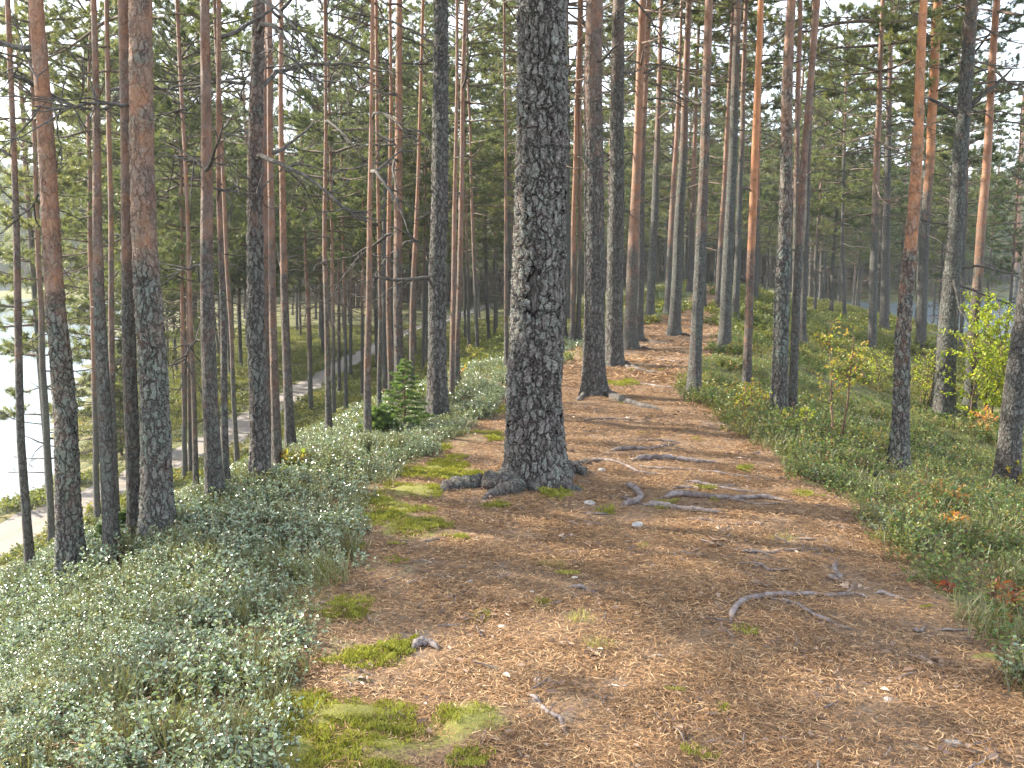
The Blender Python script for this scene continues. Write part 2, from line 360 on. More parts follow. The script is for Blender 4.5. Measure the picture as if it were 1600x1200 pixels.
def moss_mask(x, y):
    v = np.zeros_like(x)
    for mx, my, r in mossW:
        v = np.maximum(v, np.clip(1.15 - np.hypot(x - mx, (y - my) * 1.2) / r, 0, 1))
    edge = np.clip(1 - np.abs(x - edgeL(y) - .15) / .5, 0, 1) * .5
    return np.clip(v + edge * (vnoise(x * 2, y * 2, 77) > .5), 0, 1)
PM = path_mask(X, Y); MM = moss_mask(X, Y)
# moss cushions and a bumpy edge belong to the ground
Z = Z + np.where((X > -6) & (X < 6) & (Y < 14), .03 * MM * np.clip(vnoise(X * 7, Y * 7, 5) * 2 - .6, 0, 1), 0)
nx, ny = len(xs), len(ys)
V = np.stack([X, Y, Z], -1).reshape(-1, 3)
i = (np.arange(ny - 1)[:, None] * nx + np.arange(nx - 1)[None]).ravel()
Q = np.stack([i, i + 1, i + nx + 1, i + nx], -1)
fc = V[Q].mean(1)
is_road = (np.abs(fc[:, 0] - roadx(fc[:, 1])) < RW + .12 * np.sin(fc[:, 1] * 1.3)) & (fc[:, 1] > -100) & (fc[:, 1] < 160)
is_path = (path_mask(fc[:, 0], fc[:, 1]) > .5) & ~is_road
for nm, sel, mat, lab in (('ground', ~is_road & ~is_path, M_GROUND, 'forest floor of the ridge and its slopes'), ('path', is_path, M_GROUND, 'needle covered footpath along the crest of the ridge'), ('road', is_road, M_ROAD, 'pale gravel road at the foot of the left slope')):
    q = Q[sel]; u, inv = np.unique(q.ravel(), return_inverse=True)
    mb = MB(); mb.add(V[u], Q=inv.reshape(-1, 4))
    me = mb.mesh(nm, [mat])
    a1 = me.attributes.new('path', 'FLOAT', 'POINT'); a1.data.foreach_set('value', PM.ravel()[u].astype(np.float32))
    rr = np.clip(1 - np.abs(np.abs(V[u, 0] - roadx(V[u, 1])) - 0.0) / .3, 0, 1) if nm == 'road' else MM.ravel()[u]
    a2 = me.attributes.new('moss', 'FLOAT', 'POINT'); a2.data.foreach_set('value', rr.astype(np.float32))
    tag(link(nm, me), lab, nm, kind='structure')
# lake
b = NB('lake_water'); co = b.n('ShaderNodeTexCoord').outputs['Object']
wn = b.noise(b.mapping(co, (1, 2.5, 1)), 1.6, 4, .6)
bs = b.n('ShaderNodeBsdfPrincipled', Base_Color=(.16, .20, .22, 1), Roughness=.16, Specular_IOR_Level=1.0, IOR=1.33)
bp = b.n('ShaderNodeBump', Strength=.35, Distance=.06, Height=wn); b.ln(bp.outputs[0], bs.inputs['Normal']); b.ln(bs.outputs[0], b.out.inputs[0])
mb = MB(); g = np.linspace(-338, 338, 12); GX, GY = np.meshgrid(g, np.linspace(-76, 366, 12))
ii = (np.arange(11)[:, None] * 12 + np.arange(11)[None]).ravel()
mb.add(np.stack([GX, GY, np.full_like(GX, LAKE_Z)], -1).reshape(-1, 3), Q=np.stack([ii, ii + 1, ii + 13, ii + 12], -1))
tag(link('lake_water', mb.mesh('lake_water', [b.m])), 'bright lake seen between the trunks', 'lake', kind='structure')

# ------------------------------------------------------------------ crowns and bare branches
def bent(p0, d, L, n, sag, curl, wob=.06):
    """a limb: starts along d, sags then turns up towards its end"""
    pts = [np.array(p0, float)]; d = nrm(np.array(d, float)); st = L / n
    for k in range(n):
        f = k / n
        d = nrm(d + np.array([0, 0, -sag + curl * f]) + rng.normal(0, wob, 3))
        pts.append(pts[-1] + d * st)
    return np.array(pts)
def make_crown(Lc, Rc, seed, dens=1.0, dead=.25, shape=.5):
    global rng
    keep = rng; rng = np.random.default_rng(seed)
    mb = MB(); C = []; D = []
    z = -Lc * dead
    while z < Lc:
        f = max(z, 0) / Lc
        prof = Rc * (min(1, .45 + f * 2.2) if f < .25 else (1 - ((f - .25) / .75) ** 1.6) ** .8) + .15
        live = z >= 0
        if not live: prof = Rc * (.45 + .5 * (1 + z / (Lc * dead)))
        nb = rng.integers(3, 6) if live else rng.integers(1, 3)
        az0 = rng.random() * 6.28
        for kb in range(nb):
            az = az0 + kb * 6.28 / nb + rng.normal(0, .35)
            el = (.05 + .75 * f ** 1.5) + rng.normal(0, .12) if live else rng.normal(-.08, .18)
            L = prof * rng.uniform(.5, 1.35)
            d = np.array([math.cos(az) * math.cos(el), math.sin(az) * math.cos(el), math.sin(el)])
            n = 7; P = bent((0, 0, z), d, L, n, .05, .17, .07)
            r0 = .010 + .011 * L * (1.1 if live else .8)
            v, q, t = tube(P, np.linspace(r0, .004, n + 1), 5); mb.add(v, q, t, m=0)
            nt_ = int((10 if live else 5) * max(.6, L / 1.6) * dens)
            for s in range(nt_):
                u = rng.uniform(.25, 1.0) if live else rng.uniform(.2, .95)
                k = min(int(u * n), n - 1); p = P[k] + (P[k + 1] - P[k]) * (u * n - k)
                ax = nrm(P[k + 1] - P[k]); side = nrm(np.cross(ax, [0, 0, 1])) * rng.choice([-1, 1])
                dd = nrm(ax * rng.uniform(.3, 1) + side * rng.uniform(.4, 1.2) + np.array([0, 0, rng.normal(.12, .25)]))
                l2 = L * rng.uniform(.16, .38) * (1.15 - u * .6)
                P2 = bent(p, dd, l2, 4, .02, .2 if live else .0, .12)
                v, q, t = tube(P2, np.linspace(.008, .003, 5), 3, False); mb.add(v, q, t, m=0)
                if live:
                    for w in range(rng.integers(3, 6)):
                        uu = rng.uniform(.35, 1); kk = min(int(uu * 4), 3); p3 = P2[kk] + (P2[kk + 1] - P2[kk]) * (uu * 4 - kk)
                        d3 = nrm(nrm(P2[kk + 1] - P2[kk]) + rng.normal(0, .55, 3) + np.array([0, 0, .15]))
                        for e in range(2): C.append(p3 + d3 * .07 * e); D.append(d3)
                elif rng.random() < .7:
                    for w in range(2):
                        P3 = bent(P2[rng.integers(1, 4)], nrm(rng.normal(0, 1, 3) * np.array([1, 1, .5])), l2 * .6, 3, .0, 0, .15)
                        v, q, t = tube(P3, np.linspace(.004, .002, 4), 3, False); mb.add(v, q, t, m=0)
        z += rng.uniform(.36, .85) if live else rng.uniform(.25, .6)
    C = np.array(C); D = np.array(D); n = 10
    CC = np.repeat(C, n, 0); DD = np.repeat(D, n, 0); shade = np.repeat(rng.random(len(C)), n)
    DD = nrm(DD * 1.0 + rng.normal(0, .55, DD.shape)); CC = CC + rng.normal(0, .015, CC.shape)
    blades(mb, CC, DD, rng.uniform(.08, .15, len(CC)), rng.uniform(.012, .021, len(CC)), m=1, a=np.clip(shade * .7 + .3 * rng.random(len(CC)), 0, 1))
    me = mb.mesh('crown', [M_LIMB, M_NEEDLE]); rng = keep
    return me
CROWNS = [make_crown(11.5, 2.3, 1, 1.1), make_crown(11.0, 2.0, 2, 1.2), make_crown(10.0, 2.6, 3, 1.2), make_crown(11.5, 1.9, 4, 1.1), make_crown(10.5, 2.2, 5, 1.1, .4)]
CROWN_L = [11.5, 11.0, 10.0, 11.5, 10.5]

def make_bare(L, seed, sag, curl, twigs=9):
    global rng
    keep = rng; rng = np.random.default_rng(seed); mb = MB()
    P = bent((0, 0, 0), (1, 0, .12), L, 9, sag, curl, .11)
    v, q, t = tube(P, np.linspace(.017, .004, 10), 6); mb.add(v, q, t)
    for s in range(twigs):
        u = rng.uniform(.2, 1) ; k = min(int(u * 9), 8); p = P[k] + (P[k + 1] - P[k]) * (u * 9 - k)
        ax = nrm(P[k + 1] - P[k]); side = nrm(np.cross(ax, [0, 0, 1])) * rng.choice([-1, 1])
        dd = nrm(ax * .7 + side * rng.uniform(.2, 1) + np.array([0, 0, rng.normal(0, .45)]))
        P2 = bent(p, dd, L * rng.uniform(.12, .4) * (1.2 - u * .7), 5, .02, .05, .2)
        v, q, t = tube(P2, np.linspace(.007, .002, 6), 4, False); mb.add(v, q, t)
        for w in range(3):
            P3 = bent(P2[rng.integers(1, 5)], nrm(dd + rng.normal(0, .7, 3)), L * rng.uniform(.05, .16), 3, 0, 0, .2)
            v, q, t = tube(P3, np.linspace(.004, .0015, 4), 3, False); mb.add(v, q, t)
    me = mb.mesh('bare_branch', [M_DEAD]); rng = keep; return me
BARE = [make_bare(1.5, 21, .05, .16), make_bare(2.0, 22, .03, .12, 13), make_bare(1.1, 23, .10, .1, 6), make_bare(1.7, 24, -.02, -.05, 11), make_bare(.6, 25, .0, .1, 3), make_bare(.18, 26, 0, 0, 0), make_bare(2.3, 27, .09, .26, 12)]

def trunk_mesh(P, rad, zr, name='trunk', sides=14, fine=False, seed=0):
    """P: centre line (local), rad: radius at each; zr: local height of ground line"""
    rs = np.random.default_rng(seed)
    zz = P[:, 2]
    if fine: zf = np.unique(np.concatenate([np.arange(zz[0], 4.6, .0065 if fine == 1 else .012), np.arange(4.6, zz[-1], .12)]))
    else: zf = np.unique(np.concatenate([np.arange(zz[0], .7, .09), np.arange(.7, zz[-1], .45), [zz[-1]]]))
    px = np.interp(zf, zz, P[:, 0]); py = np.interp(zf, zz, P[:, 1]); rr = np.interp(zf, zz, rad)
    px += (vnoise(zf * .9, zf * 0 + seed, seed) - .5) * .03 * np.clip(zf, 0, 1); py += (vnoise(zf * .7, zf * 0 + 9 + seed, seed) - .5) * .04
    th = np.linspace(0, 2 * np.pi, sides, endpoint=False)
    ph = rs.random() * 6.28; nl = rs.integers(3, 6)
    fl = np.exp(-np.clip(zf, 0, 9) / .16)[:, None] * ((.22 if fine else .34) + .30 * np.clip(np.cos(nl * th + ph) + .35 * np.cos((nl + 2) * th + 2 * ph), 0, 1.4)[None])
    fl += .28 * np.exp(-np.clip(zf, 0, 9) / .5)[:, None] * .5
    wob = 1 + .035 * np.cos(2 * th + ph)[None] + .03 * (vnoise(th[None] * 1.2 + 0 * zf[:, None], zf[:, None] * 1.3 + seed, 4) - .5) * 2 * np.minimum(1, np.minimum(th, 2 * np.pi - th))[None]
    lobe = (1 + fl) * wob
    Pc = np.stack([px, py, zf], -1)
    T = np.zeros_like(Pc); V = Pc[:, None] + (rr[:, None] * lobe)[..., None] * np.stack([np.cos(th), np.sin(th), 0 * th], -1)[None]
    n = len(zf); s = sides; V = V.reshape(-1, 3)
    i = np.arange(n - 1)[:, None] * s; j = np.arange(s)[None]; k = (j + 1) % s
    Q = np.stack([i + j, i + k, i + s + k, i + s + j], -1).reshape(-1, 4)
    mb = MB(); mb.add(V, Q=Q)
    return mb.mesh(name, [M_BARK_FINE if fine == 1 else M_BARK_MID if fine else M_BARK])

TREES = []      # (x, y)
def build_tree(pts, porange, label, group, limbs=(), fine=0, nbare=None, H_=None, seed=None, crown=True, dlim=None):
    """pts: (px, py, width px) from the foot upward"""
    seed = len(TREES) if seed is None else seed; rs = np.random.default_rng(100 + seed)
    g = ground_at(pts[0][0], pts[0][1]); y0 = g[1]
    if dlim and y0 > dlim: y0 = dlim; q = at_depth(pts[0][0], pts[0][1], y0); g = np.array([q[0], y0, h1(q[0], y0)])
    W3 = [at_depth(a, c, y0) for a, c, w in pts]; dist = y0 / cp
    rw = [w / FPX * y0 / 2 * 1.0 for a, c, w in pts]
    if len(rw) > 2: rw[0] = min(rw[0], rw[1] * 1.12)
    P = [p - g for p in W3]; P[0] = np.zeros(3)
    P[0][0] = 0
    dbh = rw[0] * 2; Ht = H_ or float(np.clip(12 + 26 * dbh, 12.5, 21.5))
    d = P[-1] - P[0] if len(P) < 3 else P[-1] - P[-2]; sl = d[0] / max(d[2], .3)
    last = P[-1]; Ps = [np.array([P[0][0] - (P[1][0]) / max(P[1][2], .3) * .5 if len(P) > 1 else 0, 0, -.5])] + P; Rs = [rw[0]] + rw
    if last[2] < Ht - 1:
        m = (last[2] + Ht) / 2
        Ps.append(last + np.array([sl * .8 * (m - last[2]), rs.normal(0, .1), m - last[2]])); Rs.append(min(rw[-1] * .8, rw[-1] - (rw[-1] - .02) * (m - last[2]) / (Ht - last[2]) * .9))
        Ps.append(Ps[-1] + np.array([sl * .3 * (Ht - m), rs.normal(0, .1), Ht - m])); Rs.append(.015)
    Ps = np.array(Ps); Rs = np.array(Rs)
    fz = Ps[:, 2]
    root = bpy.data.objects.new('pine_tree', None); COL.objects.link(root); root.location = g; root.empty_display_size = .3
    tag(root, label, 'pine tree', group)
    me = trunk_mesh(Ps, Rs, 0, sides=(420 if fine == 1 else 200 if fine == 2 else 16), fine=fine, seed=seed)
    tk = link('trunk', me, root)
    if porange is None: ch = 14.0 if fine else 9.0
    else: ch = (at_depth(pts[0][0], porange, y0)[2] - g[2])
    tk['bark_change'] = float(ch); tk['warmth'] = .75 if ('glowing' in label or 'bright orange' in label) else .25 if ('orange' in label or 'sunlit' in label) else .05
    cx = lambda z: np.array([np.interp(z, fz, Ps[:, 0]), np.interp(z, fz, Ps[:, 1]), z])
    cr = lambda z: float(np.interp(z, fz, Rs))
    if crown:
        ci = int(rs.integers(0, 5)); sc = (Ht * (.50 if y0 < 16 else .54 if y0 < 26 else .62) + .2) / CROWN_L[ci]; zb = Ht - CROWN_L[ci] * sc
        a = cx(zb); bb = cx(Ht); q = Vector(bb - a).to_track_quat('Z', 'Y')
        o = link('crown', CROWNS[ci], root, a, q.to_euler(), (sc * rs.uniform(.9, 1.15),) * 2 + (sc,))
    n = nbare if nbare is not None else (10 if y0 < 30 else 6)
    for k in range(n if n < 8 else n - 2):
        z = rs.uniform(.13, .52) * Ht; az = rs.random() * 6.28; bi = int(rs.choice([0, 1, 2, 3, 4, 4, 5, 5, 6]))
        if z < .24 * Ht: bi = int(rs.choice([4, 5, 5, 2]))
        c = cx(z); r = cr(z) * .35
        s = rs.uniform(.75, 1.2)
        link('bare_branch', BARE[bi], root, c + np.array([math.cos(az) * r, math.sin(az) * r, 0]), (rs.uniform(-.3, .3), rs.uniform(-.35, .2), az), (s, s, s))
    for L in limbs:
        mb = MB(); pp = [at_depth(a, c, y0) - g for a, c in L['p']]
        pp = np.array(pp); dy = np.linspace(0, L.get('dy', .3), len(pp)); pp[:, 1] += dy
        tt = np.linspace(0, len(pp) - 1, 4 * len(pp)); P2 = np.stack([np.interp(tt, range(len(pp)), pp[:, c]) for c in range(3)], -1)
        P2 += np.cumsum(rs.normal(0, .006, P2.shape), 0)
        r0 = L['w'] / FPX * y0 / 2
        v, q, t = tube(P2, np.linspace(r0, r0 * .3, len(P2)), 8); mb.add(v, q, t)
        for s in range(L.get('tw', 8)):
            k = rs.integers(len(P2) // 4, len(P2) - 1); ax = nrm(P2[k + 1] - P2[k] if k + 1 < len(P2) else P2[k] - P2[k - 1])
            dd = nrm(ax * .6 + rs.normal(0, .6, 3)); l2 = rs.uniform(.15, .6)
            global rng
            kk = rng; rng = rs; Q2 = bent(P2[k], dd, l2, 5, .02, .08, .2); Q3 = bent(Q2[3], nrm(dd + rs.normal(0, .6, 3)), l2 * .5, 3, 0, 0, .2); rng = kk
            for qq, r_ in ((Q2, .006), (Q3, .004)):
                v, q, t = tube(qq, np.linspace(r_, .002, len(qq)), 4, False); mb.add(v, q, t)
        link('limb', mb.mesh('limb', [M_DEAD]), root)
    TREES.append((g[0], g[1]))
    return root, g, y0

GL, GR, GP = 'pines on the left slope', 'pines on the right of the path', 'pines lining the crest path'
# ---- the pines one can tell apart: foot and points up the stem in picture coordinates, with stem widths
T = [
 # big centre pine
 ([(838, 752, 84), (834, 600, 79), (838, 450, 78), (842, 300, 76), (848, 0, 70)], None, 'thick grey scaly pine trunk standing in the middle of the path, wound in its bark', GP, [], 1, 0),
 ([(684, 655, 31), (684, 430, 26), (686, 250, 24), (688, 0, 20)], None, 'grey barked pine left of the big centre trunk with a long bare branch reaching left', GL,
   [dict(p=[(684, 430), (655, 438), (620, 439), (590, 432), (572, 437)], w=7, tw=7, dy=-.3), dict(p=[(680, 70), (650, 50), (600, 25), (540, 5)], w=5, dy=.3)], 2, 8),
 ([(248, 850, 50), (240, 600, 42), (228, 400, 38), (224, 200, 35), (221, 0, 34)], 400, 'stout orange topped pine, thickest trunk on the left slope', GL,
   [dict(p=[(205, 167), (170, 163), (130, 172), (88, 172)], w=7, dy=-.2, tw=12)], 2, 3),
 ([(215, 855, 24), (205, 600, 21), (199, 300, 19), (195, 0, 18)], 520, 'slim pine pressed close to the left of the stoutest left trunk', GL, [], 0, 2),
 ([(115, 904, 36), (100, 650, 31), (85, 480, 27), (72, 250, 25), (57, 0, 21)], 560, 'curved leaning pine with orange middle and dark scaly foot near the left edge', GL,
   [dict(p=[(70, 320), (45, 300), (15, 330), (-20, 345)], w=5), dict(p=[(55, 110), (20, 92), (-20, 100)], w=5)], 2, 6),
 ([(48, 913, 14), (36, 700, 12), (27, 400, 10), (20, 200, 8)], 480, 'thin dark stemmed pine nearest the bottom left beside the lake glare', GL, [], 0, 6),
 ([(82, 851, 12), (68, 600, 10), (60, 400, 8), (54, 250, 7)], 520, 'thin pine between the bottom left thin stem and the curved leaning pine', GL, [], 0, 6),
 ([(174, 878, 24), (160, 600, 20), (151, 400, 15), (146, 100, 9)], 480, 'pine with half hidden foot behind the shrub edge, left of the stoutest left pair', GL, [], 0, 7),
 ([(153, 812, 10), (148, 650, 9), (142, 400, 7), (139, 200, 6)], 640, 'slim pine whose foot stands at the near edge of the gravel road', GL, [], 0, 4),
 ([(184, 835, 10), (176, 600, 9), (172, 300, 7)], 560, 'slim stem just right of the half hidden pine on the left', GL, [], 0, 4),
 ([(338, 795, 26), (328, 550, 22), (323, 400, 19), (320, 0, 13)], 480, 'pine with arching bare branches between the stoutest left pine and the tall grey one', GL,
   [dict(p=[(318, 152), (300, 145), (275, 165), (245, 172)], w=4), dict(p=[(318, 262), (295, 250), (260, 248), (240, 240)], w=4), dict(p=[(320, 412), (295, 412), (270, 420), (245, 432)], w=4),
    dict(p=[(320, 288), (350, 288), (385, 292)], w=3), dict(p=[(322, 530), (300, 535), (280, 555), (262, 580)], w=4)], 0, 6),
 ([(355, 781, 11), (348, 550, 10), (344, 200, 7)], 430, 'thin orange pine touching the right of the arching branched pine', GL, [], 0, 5),
 ([(408, 760, 28), (401, 500, 24), (400, 250, 22), (405, 0, 17)], 190, 'tall grey barked pine with two big upswept limbs on the left slope', GL,
   [dict(p=[(402, 140), (420, 105), (460, 85), (520, 78), (580, 88)], w=8, tw=12, dy=.5), dict(p=[(400, 142), (370, 122), (310, 118), (240, 122)], w=8, tw=12), dict(p=[(400, 130), (388, 95), (378, 60)], w=5)], 2, 6),
 ([(418, 744, 13), (416, 500, 12), (414, 250, 10), (418, 0, 7)], 620, 'reddish pine directly behind the tall grey pine with upswept limbs', GL, [], 0, 5),
 ([(433, 742, 14), (428, 560, 12), (424, 300, 9)], 650, 'slim red brown pine just right of the tall grey one', GL, [], 0, 6),
 ([(455, 710, 15), (448, 550, 13), (441, 400, 11), (439, 150, 7)], 480, 'slim pine beside the yellow shrub with orange upper stem', GL,
   [dict(p=[(444, 440), (434, 425), (426, 418)], w=5, tw=3)], 0, 7),
 ([(372, 739, 8), (364, 600, 7), (356, 420, 6)], 560, 'thin stem right of the arching branched pine beside the road', GL, [], 0, 4),
 ([(289, 750, 8), (287, 600, 7), (285, 400, 5)], 640, 'leftmost of three thin stems together by the road', GL, [], 0, 3),
 ([(298, 747, 7), (296, 600, 6), (292, 400, 5)], 640, 'middle one of three thin stems standing together by the road', GL, [], 0, 3),
 ([(306, 777, 9), (301, 600, 8), (294, 400, 6)], 660, 'rightmost of three thin stems standing together by the road', GL, [], 0, 3),
 ([(486, 644, 8), (483, 520, 7), (478, 400, 5)], 560, 'thin pine standing in front of the bend of the gravel road', GL, [], 0, 5),
 ([(514, 677, 9), (511, 540, 8), (508, 380, 7), (508, 200, 5)], 560, 'thin straight pine left of the pair on the mossy left slope', GL, [], 0, 6),
 ([(522, 665, 7), (521, 520, 6), (519, 380, 5)], 520, 'thinner stem close to the straight pine on the mossy left slope', GL, [], 0, 4),
 ([(530, 615, 6), (530, 500, 5), (529, 380, 4)], 480, 'far slim stem in front of the pale end of the gravel road', GL, [], 0, 4),
 ([(541, 643, 7), (539, 520, 6), (537, 400, 5)], 500, 'slim pine right of the pale end of the gravel road', GL, [], 0, 4),
 ([(548, 592, 5), (548, 500, 5), (549, 400, 4)], 480, 'farthest slim stem beside the glints of the lake', GL, [], 0, 3),
 ([(574, 688, 12), (574, 550, 11), (577, 430, 9), (582, 200, 6)], 590, 'straight pine with pale orange stem standing alone left of the young spruce', GL,
   [dict(p=[(578, 385), (565, 390), (545, 400)], w=3)], 0, 7),
 ([(566, 630, 5), (566, 500, 5), (567, 400, 4)], 500, 'faint thin stem left behind the straight pale orange pine', GL, [], 0, 3),
 ([(593, 658, 7), (592, 550, 6), (591, 430, 5)], 500, 'thin stem between the pale orange pine and the young spruce', GL, [], 0, 4),
 ([(611, 650, 9), (609, 520, 8), (608, 400, 7), (610, 200, 5)], 560, 'slim sunlit edged pine left of the much branched orange pine', GL, [], 0, 5),
 ([(625, 652, 16), (623, 500, 14), (621, 300, 12), (623, 0, 9)], 440, 'much branched orange pine rising behind the young spruce', GL,
   [dict(p=[(618, 120), (600, 105), (560, 92), (520, 100)], w=4, tw=12), dict(p=[(618, 148), (590, 135), (560, 135), (530, 120)], w=4, tw=12), dict(p=[(618, 225), (590, 222), (560, 220), (530, 215)], w=4, tw=12),
    dict(p=[(618, 258), (585, 250), (550, 262), (520, 265)], w=4, tw=12), dict(p=[(628, 200), (660, 205), (680, 225)], w=3, tw=8), dict(p=[(628, 60), (660, 70), (690, 90)], w=3, tw=8)], 0, 12),
 ([(643, 628, 8), (645, 500, 8), (648, 400, 7), (652, 300, 5)], 520, 'slim orange pine between the much branched pine and the grey one', GL, [], 0, 6),
 ([(661, 586, 5), (662, 500, 5), (664, 380, 4)], 420, 'thin far stem just left of the grey pine with the long bare branch', GL, [], 0, 3),
 ([(706, 627, 8), (706, 500, 8), (708, 350, 7), (712, 150, 5)], 620, 'left one of two red stems right of the grey long branched pine', GL, [], 0, 5),
 ([(713, 618, 9), (714, 520, 8), (717, 400, 8), (722, 200, 6)], 540, 'right one of two red stems right of the grey long branched pine', GL, [], 0, 5),
 ([(733, 562, 6), (732, 480, 5), (730, 380, 4)], 420, 'slim grey stem on the far green slope, left of a similar one', GL, [], 0, 3),
 ([(747, 566, 6), (744, 480, 6), (740, 380, 5)], 420, 'slim grey stem on the far green slope, right of a similar one', GL, [], 0, 3),
 ([(727, 533, 4), (726, 460, 4), (725, 380, 3)], 400, 'faint far stem at the top of the green left slope', GL, [], 0, 2),
 ([(761, 507, 4), (761, 440, 4), (761, 360, 3)], 400, 'tiny far stem high on the green slope left of the centre trunk', GL, [], 0, 2),
 ([(773, 530, 5), (773, 460, 4), (773, 360, 4)], 400, 'small far stem between the far slope and the centre trunk', GL, [], 0, 2),
 ([(792, 576, 7), (790, 480, 6), (789, 380, 5), (789, 250, 4)], 480, 'slim stem touching the left outline of the big centre trunk', GL, [], 0, 3),
 # right of the centre trunk
 ([(881, 534, 9), (880, 450, 8), (879, 300, 7)], 300, 'slim stem touching the right outline of the big centre trunk', GP, [], 0, 4),
 ([(894, 536, 10), (895, 440, 8), (898, 300, 7), (902, 150, 6)], 460, 'slim orange stem left of the grey pine with the long root', GP, [], 0, 6),
 ([(904, 533, 8), (905, 440, 7), (906, 300, 6)], 400, 'slim dark stem almost hidden by the grey pine with the long root', GP, [], 0, 4),
 ([(928, 618, 31), (927, 450, 29), (928, 300, 28), (928, 0, 25)], 200, 'straight grey pine on the path with a long root running right from its foot', GP, [], 2, 4),
 ([(959, 570, 27), (961, 400, 24), (965, 250, 21), (968, 0, 18)], 60, 'furrowed grey pine with crooked dead branch stubs, second along the left of the path', GP,
   [dict(p=[(966, 125), (958, 95), (950, 60)], w=7, tw=4), dict(p=[(975, 115), (990, 110), (1010, 100)], w=4, tw=6), dict(p=[(967, 170), (970, 195), (978, 210)], w=5, tw=2), dict(p=[(958, 245), (945, 255), (940, 275)], w=4, tw=4), dict(p=[(973, 330), (985, 328), (995, 335)], w=4, tw=3)], 2, 8),
 ([(984, 545, 19), (990, 400, 17), (997, 250, 13), (1003, 0, 11)], 430, 'pine with sunlit reddish stem behind the furrowed grey one', GP, [], 0, 7),
 ([(998, 534, 14), (1000, 400, 12), (1003, 280, 10), (1008, 150, 8)], 260, 'dark pine half hidden by the sunlit reddish stem', GP, [], 0, 5),
 ([(1015, 502, 14), (1020, 380, 12), (1026, 240, 9), (1031, 100, 7)], 240, 'grey pine left of the path, third clear trunk from the furrowed one', GP, [], 0, 7),
 ([(1041, 494, 9), (1048, 380, 9), (1057, 220, 7), (1062, 80, 5)], 400, 'slim pine standing left behind the flared trunk at the path edge', GP, [], 0, 6),
 ([(1053, 524, 18), (1060, 380, 16), (1068, 230, 12), (1075, 50, 9)], 250, 'pine with flared foot and dark root at the left edge of the far path', GP, [], 0, 8),
 ([(1078, 458, 9), (1080, 380, 9), (1085, 250, 7), (1089, 120, 5)], 340, 'distant pine where the crest path tops the rise', GP, [], 0, 5),
 ([(1084, 620, 21), (1091, 450, 18), (1100, 250, 15), (1107, 0, 12)], 240, 'smooth grey pine with orange top, standing in shrubs where the path narrows', GR, [], 0, 7),
 ([(1100, 482, 6), (1101, 400, 6), (1103, 300, 5)], 340, 'thin dark stem hidden behind the smooth grey pine at the narrowing', GR, [], 0, 3),
 ([(1121, 486, 9), (1127, 380, 8), (1134, 250, 7), (1140, 130, 5)], 400, 'slim reddish pine on the right of the far path', GR, [], 0, 6),
 ([(1131, 550, 18), (1137, 400, 16), (1146, 220, 13), (1154, 0, 10)], 120, 'dark grey pine in green shrubs right of the far path', GR, [], 0, 8),
 ([(1149, 498, 11), (1153, 400, 10), (1158, 250, 8)], 240, 'dark slim pine close behind the dark grey pine right of the path', GR, [], 0, 5),
 ([(1165, 625, 14), (1170, 450, 13), (1177, 280, 12), (1187, 0, 9)], 470, 'bright orange pine with a yellow sapling before its foot', GR, [], 0, 6),
 ([(1180, 473, 8), (1181, 400, 8), (1184, 300, 6)], 330, 'dark stem hidden behind the bright orange pine', GR, [], 0, 3),
 ([(1216, 660, 24), (1221, 450, 22), (1227, 250, 18), (1235, 0, 14)], 240, 'sunlit pine, wider one of the close pair right of the path', GR, [], 2, 5),
 ([(1236, 657, 13), (1245, 450, 12), (1257, 250, 11), (1275, 0, 9)], 380, 'leaning slimmer one of the close pair right of the path', GR, [], 0, 4),
 ([(1252, 539, 13), (1256, 400, 12), (1262, 250, 10), (1268, 120, 8)], 240, 'dark pine standing behind the close pair on the green bank', GR, [], 0, 5),
 ([(1241, 560, 9), (1243, 400, 9), (1246, 200, 8), (1250, 0, 7)], 300, 'dark stem seen in the gap of the close pair', GR, [], 0, 4),
 ([(1362, 551, 14), (1366, 400, 12), (1372, 200, 9), (1379, 0, 7)], 330, 'slim pine at the lip of the right bank before the lake', GR,
   [dict(p=[(1372, 205), (1385, 192), (1405, 188)], w=4, tw=4)], 0, 9),
 ([(1381, 518, 15), (1384, 400, 12), (1388, 250, 9), (1391, 120, 7)], 200, 'dark pine close behind the slim one at the lip of the right bank', GR, [], 0, 8),
 ([(1402, 731, 23), (1412, 560, 21), (1425, 380, 18), (1436, 180, 15), (1446, 0, 12)], 440, 'gently curved pine with glowing orange upper stem on the right bank', GR, [], 2, 4),
 ([(1438, 552, 15), (1443, 400, 14), (1453, 250, 13), (1466, 0, 12)], 300, 'red brown pine directly right of the curved glowing one', GR, [], 0, 9),
 ([(1473, 650, 33), (1483, 480, 28), (1491, 380, 24), (1500, 250, 21), (1518, 0, 17)], 60, 'dark heavy pine with a big broken limb and hanging grey dead boughs on the right', GR,
   [dict(p=[(1505, 175), (1525, 155), (1550, 130), (1573, 105)], w=9, tw=3, dy=-.2), dict(p=[(1500, 180), (1480, 165), (1455, 150), (1448, 145)], w=8, tw=4), dict(p=[(1500, 183), (1508, 200), (1507, 225)], w=5, tw=2),
    dict(p=[(1497, 420), (1520, 415), (1560, 430), (1600, 450)], w=5, tw=12, dy=-.6), dict(p=[(1500, 415), (1487, 440), (1490, 480), (1497, 500)], w=6, tw=6, dy=-.5), dict(p=[(1495, 445), (1530, 460), (1570, 480)], w=4, tw=12, dy=-.4),
    dict(p=[(1485, 350), (1465, 345), (1440, 338)], w=4, tw=6)], 2, 12),
 ([(1515, 650, 18), (1522, 500, 16), (1532, 380, 14), (1545, 200, 12), (1558, 0, 10)], 450, 'orange barked pine behind the dark heavy one on the right', GR, [], 0, 9),
